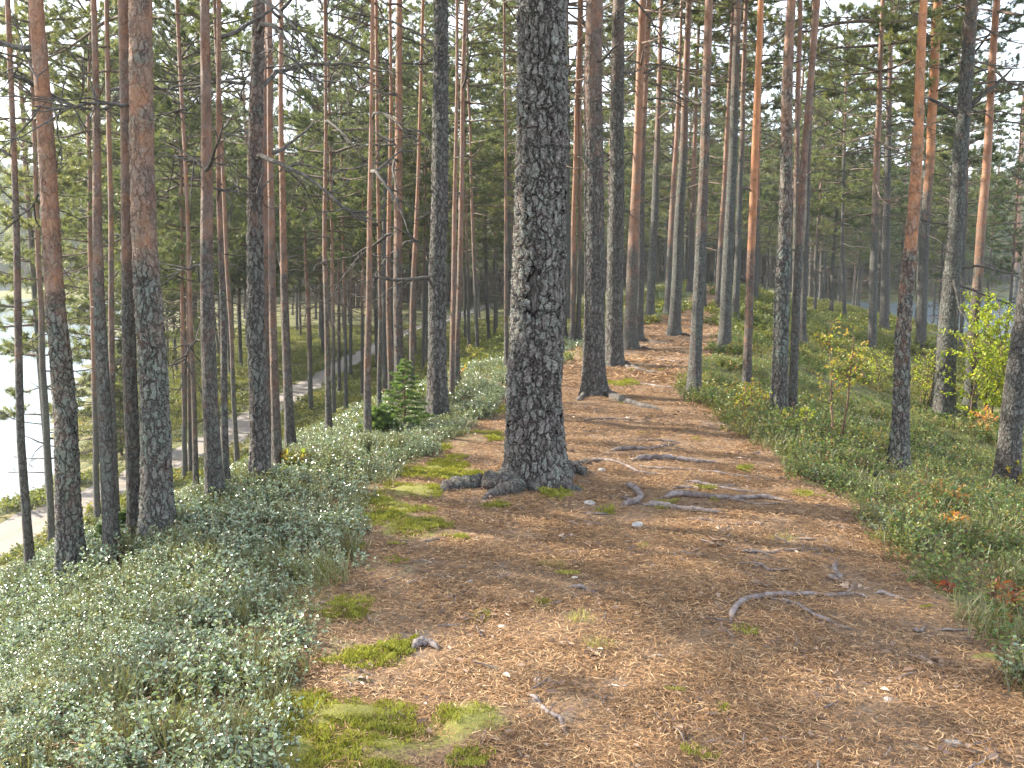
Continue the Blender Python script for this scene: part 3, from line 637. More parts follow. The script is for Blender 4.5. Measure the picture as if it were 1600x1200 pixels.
 ([(1501, 548, 6), (1504, 450, 6), (1508, 350, 5)], 300, 'thin stem between the dark heavy pine and the orange barked one', GR, [], 0, 4),
 ([(1585, 495, 11), (1589, 400, 10), (1595, 270, 8), (1600, 150, 6)], 420, 'slim orange pine by the right picture edge, behind the birch bush', GR, [], 0, 7),
 ([(1570, 772, 34), (1583, 640, 30), (1600, 500, 27), (1618, 350, 24), (1640, 150, 21)], None, 'leaning grey trunk cut off by the right picture edge', GR, [], 2, 4),
]
HERO = {}
for k, (pts, po, lab, grp, limbs, fine, nb) in enumerate(T):
    r_, g_, y_ = build_tree(pts, po, lab, grp, limbs, fine, nb)
    HERO[k] = (r_, g_, y_)

# the wound in the bark of the centre pine
tk = [c for c in HERO[0][0].children if c.name.startswith('trunk')][0]; g0 = HERO[0][1]
co_ = np.empty(len(tk.data.vertices) * 3, np.float32); tk.data.vertices.foreach_get('co', co_); co_ = co_.reshape(-1, 3)
ca = at_depth(834, 452, g0[1]) - g0; hz = 40 / FPX * g0[1]; hw = 10 / FPX * g0[1]
dz_ = (co_[:, 2] - ca[2]) / hz; dx_ = (co_[:, 0] - ca[0] + .012 * np.sin(co_[:, 2] * 60) + .02 * (vnoise(co_[:, 0] * 60, co_[:, 2] * 40, 8) - .5)) / (hw * (1 - .35 * dz_))
rr_ = np.hypot(dx_, dz_); sc_ = np.where(co_[:, 1] < 0.02, np.clip(1.35 - rr_, 0, 1), 0)
cxx = float(np.median(co_[np.abs(co_[:, 2] - ca[2]) < .1][:, 0])); inn = np.clip(sc_ * 2.2, 0, 1); inn = inn * inn * (3 - 2 * inn)
lipr = np.exp(-((rr_ - 1.5) / .3) ** 2) * (co_[:, 1] < .02)
co_[:, 1] += .030 * inn - .010 * lipr * (.4 + vnoise(co_[:, 0] * 45, co_[:, 2] * 30, 3)); co_[:, 0] += -(co_[:, 0] - cxx) * .12 * inn
tk.data.vertices.foreach_set('co', co_.ravel()); a_ = tk.data.attributes.new('scar', 'FLOAT', 'POINT'); a_.data.foreach_set('value', sc_.astype(np.float32)); tk.data.update()

# ---- pines one cannot tell apart, farther off, and those beside the frame
protoT = []
for v in range(4):
    Ht = [17, 15, 18.5, 14][v]; rs = np.random.default_rng(50 + v)
    zz = np.array([-.6, 0, 3, 8, 13, Ht]); r0 = [.13, .10, .15, .09][v]
    P = np.stack([np.cumsum(rs.normal(0, .10, 6)), np.cumsum(rs.normal(0, .10, 6)), zz], -1); P -= P[1] * np.array([1, 1, 0])
    protoT.append((trunk_mesh(P, np.array([1.05, 1, .9, .72, .42, .08]) * r0, 0, sides=10, seed=70 + v), P, Ht))
def zone_pine(x, y, v, s, az, label, group, ci, bare, bc):
    root = bpy.data.objects.new('pine_tree', None); COL.objects.link(root); root.location = (x, y, h1(x, y) - .05)
    root.rotation_euler = (rng.normal(0, .018), rng.normal(0, .018), az); root.scale = (s, s, s)
    tag(root, label, 'pine tree', group)
    me, P, Ht = protoT[v]
    t = link('trunk', me, root); t['bark_change'] = bc
    cs = Ht * (.50 if y < 24 else .86 if x / y < -.40 and y < 75 else .64 if y < 50 else .70) / CROWN_L[ci]; zb = Ht - CROWN_L[ci] * cs
    c = [np.interp(zb, P[:, 2], P[:, 0]), np.interp(zb, P[:, 2], P[:, 1]), zb]
    e = P[-1] - np.array(c)
    link('crown', CROWNS[ci], root, c, Vector(e).to_track_quat('Z', 'Y').to_euler(), (cs * 1.1, cs * 1.1, cs))
    for k in range(bare):
        z = rng.uniform(1.0, max(zb, 1.6)); a = rng.random() * 6.28; r = .08
        link('bare_branch', BARE[int(rng.choice([0, 1, 2, 3, 6]))], root, (np.interp(z, P[:, 2], P[:, 0]) + math.cos(a) * r, np.interp(z, P[:, 2], P[:, 1]) + math.sin(a) * r, z), (0, rng.uniform(-.3, .2), a))
    TREES.append((x, y))
ZONES = [
 ((-40, -19), (43, 72), 13, 1.8, 'low branched pine on the lake shore at the far left', 'shore pines'),
 # x0,x1,y0,y1,count,min dist, label, group, bare
 ((-30, -14), (24, 60), 16, 2.4, 'slender pine between the gravel road and the lake shore', 'pines between road and lake'),
 ((-44, -10), (60, 115), 36, 2.8, 'distant slender pine beyond the bend of the gravel road', 'distant pines beyond the road bend'),
 ((-9, 3), (34, 62), 16, 2.6, 'far slender pine on the upper left slope of the ridge', 'far pines on the left slope'),
 ((-9, 22), (62, 120), 34, 3.2, 'hazy distant pine straight ahead beyond the end of the crest path', 'distant pines straight ahead'),
 ((13, 30), (34, 62), 14, 2.6, 'far pine on the lower right flank above the lake', 'far pines on the right flank'),
 ((22, 52), (62, 120), 28, 3.2, 'distant pine on the right beyond the bank', 'distant pines on the right'),
]
NZ = 0
for (x0, x1), (y0, y1), n, md, lab, grp in ZONES:
    c = 0; tries = 0
    while c < n and tries < 4000:
        tries += 1
        x = rng.uniform(x0, x1); y = rng.uniform(y0, y1)
        if (x / y < -.46 and 24 < y < 44 and rng.random() < .8) or abs(x - float(roadx(y))) < 2.2 or h1(x, y) < LAKE_Z + .25: continue
        if float(edgeL(y)) - .6 < x < float(edgeR(y)) + .5 and y < 70: continue
        if min(math.hypot(x - a, y - b_) for a, b_ in TREES) < md: continue
        zone_pine(x, y, int(rng.integers(0, 4)), rng.uniform(.85, 1.15), rng.random() * 6.28, lab, grp, int(rng.integers(0, 5)), 4 if y < 60 else 0, float(rng.uniform(3, 10)))
        c += 1
# unseen pines added just outside the frame to shade the crest
OUT = [(-9.5, 9.5), (-17, 18.5), (-19.5, 8.0)]
for x, y in OUT:
    zone_pine(x, y, int(rng.integers(0, 4)), rng.uniform(.95, 1.15), rng.random() * 6.28, 'unseen pine added beyond the left picture edge to shade the crest', 'unseen shade pines beyond the left picture edge', int(rng.integers(0, 5)), 2, 5.0)

# ------------------------------------------------------------------ roots and sticks
ROOTPTS = []
def px_path(pts, w0, w1, sink=.45, lift=0.0, dens=6, wob=.006, seed=0):
    rs = np.random.default_rng(900 + seed)
    G = np.array([ground_at(a, c) for a, c in pts]); n = len(G)
    u = np.linspace(0, n - 1, (n - 1) * dens + 1); P = np.stack([np.interp(u, range(n), G[:, c]) for c in range(3)], -1)
    for _ in range(2): P[1:-1] = (P[:-2] + 2 * P[1:-1] + P[2:]) / 4
    P[:, :2] += np.cumsum(rs.normal(0, wob * .6, (len(P), 2)), 0) * .6
    y = G[0, 1]; w1 *= 1.2; r = np.linspace(w0 / FPX * y / 2, w1 / FPX * y / 2, len(P)) * (1 + .35 * (rs.random(len(P)) - .5))
    P[:, 2] = H(P[:, 0], P[:, 1]) + r * (1 - 2 * sink) + lift + .003 * np.sin(np.linspace(0, 9, len(P)) + seed)
    ROOTPTS.append(np.column_stack([P[:, :2], r]))
    return P, r
def knobbly(P, r, sides, seed):
    n = len(P); th = np.linspace(0, 6.283, sides, endpoint=False)
    lb = 1 + .22 * (vnoise(np.arange(n)[:, None] * .7 + seed, th[None] * 1.6 + 0 * np.arange(n)[:, None], seed) - .5) * 2
    return tube(P, r, sides, True, lb)
def root_obj(name, pts, w0, w1, mat, parent=None, label=None, cat=None, group=None, seed=0, sink=.4, lift=0.0, side=()):
    mb = MB(); P, r = px_path(pts, w0, w1, sink, lift, seed=seed)
    r = np.maximum(r, .004)
    k_ = np.arange(len(r))
    if parent is None: env = np.clip(np.minimum(k_ + .6, len(r) - 1 - k_ + .6) / 4.0, .25, 1)
    else: env = np.clip((len(r) - 1 - k_ + .6) / 4.0, .25, 1)
    P[:, 2] -= r * (1 - env) * .9; r = r * env
    v, q, t = knobbly(P, r, 12, seed); mb.add(v, q, t)
    for s in side:
        P2, r2 = px_path(s, w1, max(1.5, w1 * .5), sink, lift, seed=seed + 50); v, q, t = knobbly(P2, np.maximum(r2, .003), 8, seed); mb.add(v, q, t)
    V_ = None
    o = link(name, mb.mesh(name, [mat]))
    if parent is not None:
        o.parent = parent; o.matrix_parent_inverse = Matrix.Translation(-parent.location)
    else:
        c = Vector(P[0]); o.data.transform(Matrix.Translation(-c)); o.location = c
        tag(o, label, cat, group)
    return o
hr = HERO[0][0]
for k, (pts, w0, w1) in enumerate([([(806, 758), (785, 765), (755, 760), (725, 760), (700, 765), (688, 770)], 46, 14), ([(815, 765), (790, 772), (765, 775), (750, 785)], 32, 7),
        ([(876, 742), (892, 735), (906, 738), (918, 745)], 36, 9), ([(835, 762), (838, 768), (846, 772)], 26, 10), ([(862, 760), (880, 768), (900, 768), (915, 772)], 24, 8), ([(884, 735), (900, 728), (930, 722), (950, 722)], 14, 6)]):
    root_obj('root', pts, w0, w1, M_BARK, hr, seed=k, sink=.34)['bark_change'] = 9.0
for k, (ti, pts, w0, w1) in enumerate([(44, [(940, 612), (958, 622), (985, 631), (1010, 637), (1040, 643)], 17, 4), (44, [(915, 617), (908, 624), (900, 628)], 12, 4), (45, [(970, 566), (990, 575), (1020, 583), (1045, 587)], 9, 3), (45, [(975, 570), (985, 578), (1000, 582)], 7, 2),
        (46, [(990, 542), (1010, 546), (1040, 550)], 9, 3), (50, [(1058, 520), (1070, 524), (1085, 526)], 9, 3), (47, [(1003, 532), (1020, 536), (1060, 540)], 8, 3), (1, [(696, 655), (704, 658), (710, 662)], 12, 4)]):
    root_obj('root', pts, w0, w1, M_DEAD, HERO[ti][0], seed=20 + k, sink=.38)
SR = 'roots crossing the path'
for k, (pts, w0, w1, lab, sd_) in enumerate([
 ([(985, 722), (1010, 718), (1050, 718), (1090, 722), (1135, 726)], 11, 5, 'longest grey root in the upper group crossing the path right of the centre trunk', [[(1000, 730), (1040, 735), (1090, 735)]]),
 ([(950, 706), (985, 702), (1020, 703), (1060, 692)], 8, 3, 'low grey root just behind the upper root group', []),
 ([(975, 757), (990, 766), (1003, 780), (990, 788), (966, 797)], 10, 8, 'hooked root loop at the left end of the middle root group', []),
 ([(1030, 780), (1060, 776), (1100, 778), (1140, 782), (1190, 780), (1240, 786)], 12, 5, 'long dark straight root in the middle of the path', [[(1140, 782), (1180, 790), (1220, 788)]]),
 ([(1005, 791), (1030, 792), (1060, 797), (1095, 801), (1150, 806)], 12, 5, 'pale smooth root just below the long dark one', [[(1040, 795), (1000, 788), (960, 775)]]),
 ([(1070, 752), (1100, 758), (1140, 768), (1190, 772)], 7, 3, 'thin root between the upper and middle root groups', []),
 ([(1141, 976), (1145, 955), (1165, 940), (1200, 932), (1250, 930), (1300, 932), (1340, 928), (1368, 942)], 13, 5, 'large bow shaped root on the right half of the path', []),
 ([(1200, 936), (1235, 945), (1265, 962), (1300, 978), (1340, 992)], 8, 4, 'pale root forking down right from the bow shaped one', []),
 ([(1365, 927), (1385, 930), (1405, 936), (1425, 944)], 7, 4, 'short root right of the bow shaped one', []),
 ([(1175, 890), (1188, 884), (1200, 892), (1240, 896)], 7, 3, 'small forked root above the bow shaped one', [[(1190, 886), (1180, 880)]]),
 ([(1150, 862), (1190, 866), (1225, 862), (1260, 862)], 6, 3, 'thin dark root above the small forked one', [[(1252, 862), (1256, 852)]]),
 ([(1306, 880), (1302, 892), (1310, 904), (1290, 903), (1330, 912)], 10, 4, 'knotted root stub near the right rim of the path', []),
 ([(514, 830), (535, 806), (560, 800), (580, 786), (596, 778)], 6, 5, 'dark root on the mossy left rim of the path', []),
 ([(880, 918), (905, 920), (935, 928)], 8, 4, 'short grey root piece alone in the middle of the needles', []),
 ([(1425, 985), (1435, 990), (1450, 978)], 7, 3, 'tiny root knob below the short root on the right', []),
 ([(640, 1018), (655, 1010), (672, 1010), (680, 1018)], 17, 10, 'weathered root lump near the lower left rim of the path', []),
 ([(905, 660), (950, 655), (1000, 657)], 4, 2, 'faint root on the path behind the centre trunk', []),
 ([(1000, 599), (1030, 606), (1070, 612)], 5, 2, 'thin root beyond the grey pine with the long root', []),
 ([(1020, 560), (1050, 566), (1085, 570)], 4, 2, 'farthest thin root crossing the path', []),
 ([(925, 715), (960, 722), (1000, 740), (1040, 742)], 5, 3, 'thin wavy root right beside the foot of the centre trunk', []),
 ([(1040, 762), (1080, 764), (1130, 760), (1165, 756)], 5, 2, 'slim straight root above the long dark straight one', []),
 ([(1090, 735), (1140, 744), (1190, 748), (1220, 756)], 5, 2, 'slim root running right from the upper root group', []),
 ([(1060, 812), (1110, 815), (1160, 822), (1200, 820)], 4, 2, 'faint root just below the middle root group', []),
 ([(985, 690), (1030, 688), (1075, 694)], 4, 2, 'faint root above the upper root group', []),
 ([(905, 800), (935, 806), (960, 802)], 4, 2, 'thin root piece below right of the centre trunk', []),
 ([(1225, 838), (1262, 846), (1290, 842)], 4, 2, 'thin root piece by the right rim above the knotted stub', []),
 ([(1460, 985), (1490, 990), (1520, 986)], 5, 3, 'thin root at the edge of the right shrubs near the bottom', []),
 ]):
    root_obj('surface_root', pts, w0, w1, M_ROOT, None, lab, 'tree root', SR, seed=60 + k, sink=.12, side=sd_)
ST = 'fallen sticks on the path'
for k, (pts, w0, w1, lab) in enumerate([([(822, 1088), (838, 1102), (852, 1125), (866, 1132), (875, 1160)], 10, 6, 'knobbly grey stick lying on the needles at the bottom'), ([(650, 851), (675, 845), (706, 841)], 5, 3, 'dark thin stick between the centre trunk and left shrubs'),
   ([(1010, 1028), (1042, 1024)], 4, 3, 'short pale stick lying in the lower middle'), ([(940, 1074), (980, 1076)], 3, 2, 'thin grey stick in the lower middle below the pale one')]):
    root_obj('fallen_stick', pts, w0, w1, M_ROOT if k < 2 else M_CHIP, None, lab, 'stick', ST, seed=90 + k, sink=.1)
def chunk(name, px, py, w, h, mat, lab, cat, grp=None, seed=0, flat=.5):
    g = ground_at(px, py); y = g[1]; rs = np.random.default_rng(seed + 300)
    th = np.linspace(0, 6.283, 10, endpoint=False); mb = MB(); rings = []
    rx = w / FPX * y / 2; ry = rx * rs.uniform(.6, 1); rz = rx * flat
    for k, ph in enumerate(np.linspace(-1.3, 1.4, 7)):
        rr = math.cos(ph); rings.append(np.stack([rx * rr * np.cos(th) * (1 + rs.normal(0, .08, 10)), ry * rr * np.sin(th) * (1 + rs.normal(0, .08, 10)), np.full(10, rz * math.sin(ph))], -1))
    V = np.concatenate(rings); i = np.arange(6)[:, None] * 10; j = np.arange(10)[None]; k2 = (j + 1) % 10
    V = np.vstack([V, [0, 0, rz], [0, 0, -rz]]); jj = np.arange(10)
    mb.add(V, Q=np.stack([i + j, i + k2, i + 10 + k2, i + 10 + j], -1).reshape(-1, 4), T=np.stack([60 + jj, 60 + (jj + 1) % 10, np.full(10, 70)], -1))
    o = link(name, mb.mesh(name, [mat]), None, g + np.array([0, 0, rz * .35]), (0, 0, rs.random() * 3)); tag(o, lab, cat, grp)
for k, (a, c, w, f, lab) in enumerate([(921, 788, 22, .35, 'flat grey stone half buried right of the centre trunk'), (996, 822, 24, .4, 'grey stone below the middle root group'), (940, 738, 14, .6, 'small dark stone between the centre trunk and the roots'), (1020, 885, 9, .5, 'tiny stone in the middle of the path'),
   (1490, 1165, 32, .3, 'pale flat stone in the bottom right corner'), (1388, 1094, 16, .3, 'small pale pinkish stone at the lower right'), (1048, 715, 14, .5, 'small stone beside the upper root group'), (735, 910, 10, .6, 'small grey stone left of the middle of the needles')]):
    chunk('stone', a, c, w, w, M_STONE, lab, 'stone', 'stones on the path', k, f)
for k, (a, c, w, lab) in enumerate([(785, 981, 16, 'white wood chip left of the middle of the needles'), (831, 926, 9, 'smaller white wood chip above the other'), (898, 904, 12, 'thin white wood chip right of the smaller one')]):
    chunk('wood_chip', a, c, w, w, M_CHIP, lab, 'wood chip', 'white wood chips', 20 + k, .25)

# ------------------------------------------------------------------ saplings, shrubs, young spruces
def place(px, py): return ground_at(px, py)
def sapling(name, px, py, hpx, wpx, nleaf, lsize, mat, label, cat, group=None, stems=1, seed=0, low=.2, droop=.0):
    global rng
    keep = rng; rng = np.random.default_rng(2000 + seed)
    g = place(px, py); y = g[1]; Hh = hpx / FPX * y; Wd = wpx / FPX * y / 2
    root = bpy.data.objects.new(name, None); COL.objects.link(root); root.location = g; tag(root, label, cat, group)
    ms = MB(); ml = MB(); C = []; D = []
    for s in range(stems):
        ms = MB()
        d0 = nrm(np.array([rng.normal(0, .12 if stems == 1 else .3), rng.normal(0, .12 if stems == 1 else .3), 1]))
        P = bent((rng.normal(0, .03 * stems), rng.normal(0, .03 * stems), -.03), d0, Hh * rng.uniform(.8, 1) , 10, 0, .02, .05)
        v, q, t = tube(P, np.linspace(.006 + Hh * .006, .003, 11), 6); ms.add(v, q, t)
        nb = max(5, int(16 * Hh))
        for b_ in range(nb):
            u = rng.uniform(low, 1); k = min(int(u * 10), 9); p = P[k] + (P[k + 1] - P[k]) * (u * 10 - k)
            az = rng.random() * 6.28; el = rng.uniform(.1, .9)
            L = Wd * (1.15 - .75 * abs(u - .45) / .55) * rng.uniform(.6, 1.1)
            P2 = bent(p, (math.cos(az) * math.cos(el), math.sin(az) * math.cos(el), math.sin(el)), L, 5, droop, 0, .1)
            v, q, t = tube(P2, np.linspace(.004, .0015, 6), 4, False); ms.add(v, q, t)
            m_ = max(3, int(nleaf / stems / nb))
            uu = rng.uniform(.15, 1, m_) * 5; kk = np.minimum(uu.astype(int), 4); pp = P2[kk] + (P2[kk + 1] - P2[kk]) * (uu - kk)[:, None]
            C.append(pp + rng.normal(0, .012, pp.shape)); D.append(nrm(P2[-1] - P2[0])[None] * .5 + rng.normal(0, .6, pp.shape))
        link('stem', ms.mesh('stem', [M_STEM]), root)
    C = np.vstack(C); D = np.vstack(D); N = np.array([0, 0, 1.0]) + rng.normal(0, .5, C.shape)
    leaves(ml, C, D, N, rng.uniform(.7, 1.2, len(C)) * lsize, rng.uniform(.4, .7, len(C)) * lsize)
    link('foliage', ml.mesh('foliage', [mat]), root)
    rng = keep; return root
RS = 'leafy shrubs on the right bank'
sapling('rowan_sapling', 1290, 688, 225, 95, 620, .035, M_YELLOWL, 'tall thin rowan sapling with sparse yellow and orange leaves on the right bank', 'sapling', RS, 2, 1, .3)
sapling('rowan_sapling', 1155, 655, 70, 60, 220, .035, M_YELLOWL, 'small yellow leaved sapling before the foot of the bright orange pine', 'sapling', RS, 2, 2, .15)
sapling('birch_bush', 1560, 668, 210, 150, 6000, .062, M_BIRCHL, 'bright yellow green birch bush at the right picture edge', 'bush', RS, 8, 3, .1)
sapling('birch_bush', 1597, 640, 150, 90, 1000, .05, M_BIRCHL, 'lower birch bush cut off by the right picture edge', 'bush', RS, 4, 4, .1)
sapling('leafy_shrub', 1440, 640, 110, 80, 600, .04, M_BIRCHL, 'yellow green shrub between the curved pine and the dark heavy pine', 'shrub', RS, 4, 5, .15)
sapling('leafy_shrub', 1372, 610, 70, 80, 380, .04, M_BIRCHL, 'small pale green shrub left of the curved pine', 'shrub', RS, 3, 6, .15)
sapling('leafy_shrub', 1476, 640, 60, 50, 260, .04, M_YELLOWL, 'yellow leaved shrub at the foot of the dark heavy pine', 'shrub', RS, 3, 7, .1)
sapling('leafy_shrub', 1526, 678, 50, 55, 200, .045, M_ORANGEL, 'orange leaved little shrub below the birch bush', 'shrub', RS, 3, 8, .1)
sapling('leafy_shrub', 1592, 780, 70, 60, 260, .05, M_YELLOWL, 'orange yellow shrub beside the leaning trunk at the right edge', 'shrub', RS, 3, 9, .1)
sapling('leafy_shrub', 1245, 690, 60, 60, 160, .03, M_BIRCHL, 'thin green shrub before the close pair of pines', 'shrub', RS, 3, 10, .1)
sapling('leafy_shrub', 1185, 640, 40, 50, 140, .035, M_YELLOWL, 'low yellowish shrub right of the small yellow sapling', 'shrub', RS, 3, 11, .1)
sapling('leafy_shrub', 1335, 470, 40, 80, 240, .10, M_YELLOWL, 'far golden shrub on the lip of the right bank', 'shrub', RS, 4, 12, .1)
sapling('fern', 1468, 790, 36, 64, 260, .035, M_ORANGEL, 'withered orange fern in the green shrubs on the right', 'fern', 'withered ferns', 5, 13, .2, .12)
sapling('fern', 1485, 826, 26, 55, 160, .035, M_ORANGEL, 'lower faded orange fern below the withered one', 'fern', 'withered ferns', 4, 14, .2, .12)
sapling('red_seedling', 1562, 945, 36, 50, 60, .026, M_REDL, 'red leaved seedling among the shrubs near the right edge', 'seedling', 'red seedlings', 4, 15, .3)
sapling('red_seedling', 1592, 985, 32, 45, 60, .026, M_REDL, 'lower red and orange seedling at the right picture edge', 'seedling', 'red seedlings', 4, 16, .3)
sapling('red_seedling', 1515, 925, 26, 30, 26, .045, M_REDL, 'small red tinged seedling at the right rim of the path', 'seedling', 'red seedlings', 3, 17, .3)
sapling('leafy_shrub', 457, 735, 40, 50, 150, .05, M_YELLOWL, 'small yellow shrub beside the slim pine on the left slope', 'shrub', 'leafy shrubs on the left slope', 3, 18, .1)
sapling('leafy_shrub', 705, 600, 40, 30, 90, .05, M_YELLOWL, 'little orange leaved shrub behind the grey long branched pine', 'shrub', 'leafy shrubs on the left slope', 3, 19, .1)
def spruce(px, py, hpx, wpx, mat, label, name='young_spruce', seed=0, dens=1.0, y=None):
    global rng
    keep = rng; rng = np.random.default_rng(3000 + seed)
    g = place(px, py)
    if y: q = at_depth(px, py, y); g = np.array([q[0], y, h1(q[0], y)])
    y = g[1]; Hh = hpx / FPX * y; Wd = wpx / FPX * y / 2
    root = bpy.data.objects.new(name, None); COL.objects.link(root); root.location = g; tag(root, label, 'spruce', 'young spruces on the left slope')
    ms = MB(); ml = MB(); P = bent((0, 0, -.05), (0, 0, 1), Hh, 8, 0, 0, .02)
    v, q, t = tube(P, np.linspace(.012 + .008 * Hh, .003, 9), 7); ms.add(v, q, t); C = []; D = []
    nb = int(60 * dens)
    for b_ in range(nb):
        u = (b_ + .5) / nb; z = Hh * (.04 + .94 * u); az = b_ * 2.4 + rng.normal(0, .2); L = Wd * (1 - u) ** .8 * rng.uniform(.75, 1.15) + .04
        P2 = bent((np.interp(z, P[:, 2], P[:, 0]), np.interp(z, P[:, 2], P[:, 1]), z), (math.cos(az), math.sin(az), .12), L, 6, .07, .14, .03)
        v, q, t = tube(P2, np.linspace(.005, .002, 7), 4, False); ms.add(v, q, t)
        for s in range(int(6 + 14 * L / max(Wd, .1))):
            f = rng.uniform(.15, 1) * 6; k = min(int(f), 5); p = P2[k] + (P2[k + 1] - P2[k]) * (f - k); ax = nrm(P2[k + 1] - P2[k]); sd2 = nrm(np.cross(ax, [0, 0, 1])) * rng.choice([-1, 1])
            d3 = nrm(ax * .8 + sd2 * rng.uniform(.2, .9) + [0, 0, rng.normal(-.05, .15)]); l3 = L * .32 * (1.2 - f / 7)
            st = np.linspace(0, 1, 9)[:, None]; C.append(np.repeat(p + d3 * l3 * st, 4, 0)); D.append(np.repeat(d3[None], 36, 0))
    C = np.vstack(C); D = np.vstack(D); D = nrm(D + rng.normal(0, .75, D.shape)); sc = max(1, Hh * .8)
    blades(ml, C, D, rng.uniform(.018, .03, len(C)) * sc, rng.uniform(.003, .005, len(C)) * sc)
    link('trunk', ms.mesh('trunk', [M_STEM]), root); link('foliage', ml.mesh('foliage', [mat]), root); rng = keep
spruce(632, 675, 118, 88, M_SPRUCE, 'bushy young spruce before the much branched orange pine', seed=1, dens=.95)
spruce(592, 680, 45, 60, M_SPRUCE, 'smaller young spruce left of the bushy one', seed=2)
spruce(192, 742, 190, 70, M_NEEDLE, 'dark drooping spruce beyond the gravel road behind the left trunks', 'dark_spruce', 3, 2.2, 34)
spruce(172, 862, 46, 46, M_SPRUCE, 'little light green spruce seedling at the shrub edge on the left', seed=4, dens=.6)
spruce(205, 850, 55, 40, M_SPRUCE, 'little spruce seedling beside the stout left trunk', seed=5, dens=.6)
spruce(325, 700, 150, 60, M_NEEDLE, 'dark spruce beyond the road between two left trunks', 'dark_spruce', 6, 1.8, 50)

# ------------------------------------------------------------------ ground cover (stuff)
def proto(mb, mats, name='sprigs'):
    me = mb.mesh(name, mats, False); return bpy.data.objects.new(name, me)
def sprig_proto(n, rad, hh, leaf, wr, mat, seed, up=.45, per=9, stemw=.0012):
    global rng
    keep = rng; rng = np.random.default_rng(seed); mb = MB()
    for s in range(n):
        a = rng.random() * 6.28; r = rad * math.sqrt(rng.random()); h = hh * rng.uniform(.55, 1.15)
        P = bent((r * math.cos(a), r * math.sin(a), -.01), (rng.normal(0, .3), rng.normal(0, .3), 1), h, 4, 0, 0, .12)
        v, q, t = tube(P, np.linspace(stemw * 1.4, stemw * .7, 5), 3, False); mb.add(v, q, t, m=1)
        u = rng.uniform(.25, 1, per) * 4; k = np.minimum(u.astype(int), 3); C = P[k] + (P[k + 1] - P[k]) * (u - k)[:, None]
        az = rng.random(per) * 6.28; D = np.stack([np.cos(az), np.sin(az), rng.uniform(-.1, .9, per)], -1)
        N = np.array([0, 0, 1.0]) + rng.normal(0, up, (per, 3))
        leaves(mb, C, D, N, leaf * rng.uniform(.7, 1.2, per), leaf * wr * rng.uniform(.8, 1.1, per))
    o = proto(mb, [mat, M_STEM]); rng = keep; return o
def blade_proto(n, rad, L, Wd, mat, seed, flat=True, hh=0):
    global rng
    keep = rng; rng = np.random.default_rng(seed); mb = MB()
    a = rng.random(n) * 6.28; r = rad * np.sqrt(rng.random(n)); C = np.stack([r * np.cos(a), r * np.sin(a), rng.uniform(0, .012, n) if flat else np.zeros(n)], -1)
    az = rng.random(n) * 6.28
    D = np.stack([np.cos(az), np.sin(az), rng.normal(0.02, .14, n)], -1) if flat else np.stack([np.cos(az) * .5, np.sin(az) * .5, np.ones(n)], -1)
    D = nrm(D); l = L * rng.uniform(.5, 1.15, n)
    S = nrm(np.cross(D, np.array([0, 0, 1.0]) + rng.normal(0, .3, D.shape))) * (Wd * rng.uniform(.7, 1.3, n) / 2)[:, None]
    bnd = np.cross(D, [0, 0, 1.0]) * (rng.normal(0, .12, n) * l)[:, None]
    E = C + D * l[:, None]; Mid = (C + E) / 2 + bnd + np.array([0, 0, .0015])
    V = np.stack([C - S, C + S, Mid + S, Mid - S, E + S * .6, E - S * .6], 1).reshape(-1, 3); o = np.arange(n)[:, None] * 6
    mb.add(V, Q=np.vstack([o + [[0, 1, 2, 3]], o + [[3, 2, 4, 5]]]), a=np.repeat(rng.random(n), 6))
    ob = proto(mb, [mat], 'litter'); rng = keep; return ob
def scatter(name, P, rot, scl, protos, label, cat):
    mb = MB(); mb.add(P); mb.Q = []; 
    me = bpy.data.meshes.new(name); me.vertices.add(len(P)); me.vertices.foreach_set('co', P.astype(np.float32).ravel())
    a = me.attributes.new('rot', 'FLOAT_VECTOR', 'POINT'); a.data.foreach_set('vector', rot.astype(np.float32).ravel())
    a = me.attributes.new('scl', 'FLOAT', 'POINT'); a.data.foreach_set('value', scl.astype(np.float32))
    a = me.attributes.new('idx', 'INT', 'POINT'); a.data.foreach_set('value', rng.integers(0, len(protos), len(P)).astype(np.int32))
    me.update()
    ng = bpy.data.node_groups.new(name, 'GeometryNodeTree')
    ng.interface.new_socket('Geometry', in_out='INPUT', socket_type='NodeSocketGeometry'); ng.interface.new_socket('Geometry', in_out='OUTPUT', socket_type='NodeSocketGeometry')
    N = ng.nodes; L = ng.links; gi = N.new('NodeGroupInput'); go = N.new('NodeGroupOutput')
    iop = N.new('GeometryNodeInstanceOnPoints'); jn = N.new('GeometryNodeJoinGeometry')
    for p in protos:
        oi = N.new('GeometryNodeObjectInfo'); oi.inputs['Object'].default_value = p; g2 = N.new('GeometryNodeGeometryToInstance')
        L.new(oi.outputs['Geometry'], g2.inputs[0]); L.new(g2.outputs[0], jn.inputs[0])
    def na(n, t):
        x = N.new('GeometryNodeInputNamedAttribute'); x.data_type = t; x.inputs[0].default_value = n; return x.outputs[0]
    er = N.new('FunctionNodeEulerToRotation'); L.new(na('rot', 'FLOAT_VECTOR'), er.inputs[0])
    L.new(gi.outputs[0], iop.inputs['Points']); L.new(jn.outputs[0], iop.inputs['Instance']); iop.inputs['Pick Instance'].default_value = True
    L.new(na('idx', 'INT'), iop.inputs['Instance Index']); L.new(er.outputs[0], iop.inputs['Rotation']); L.new(na('scl', 'FLOAT'), iop.inputs['Scale'])
    L.new(iop.outputs[0], go.inputs[0])
    o = link(name, me); md = o.modifiers.new('scatter', 'NODES'); md.node_group = ng
    tag(o, label, cat, kind='stuff'); return o
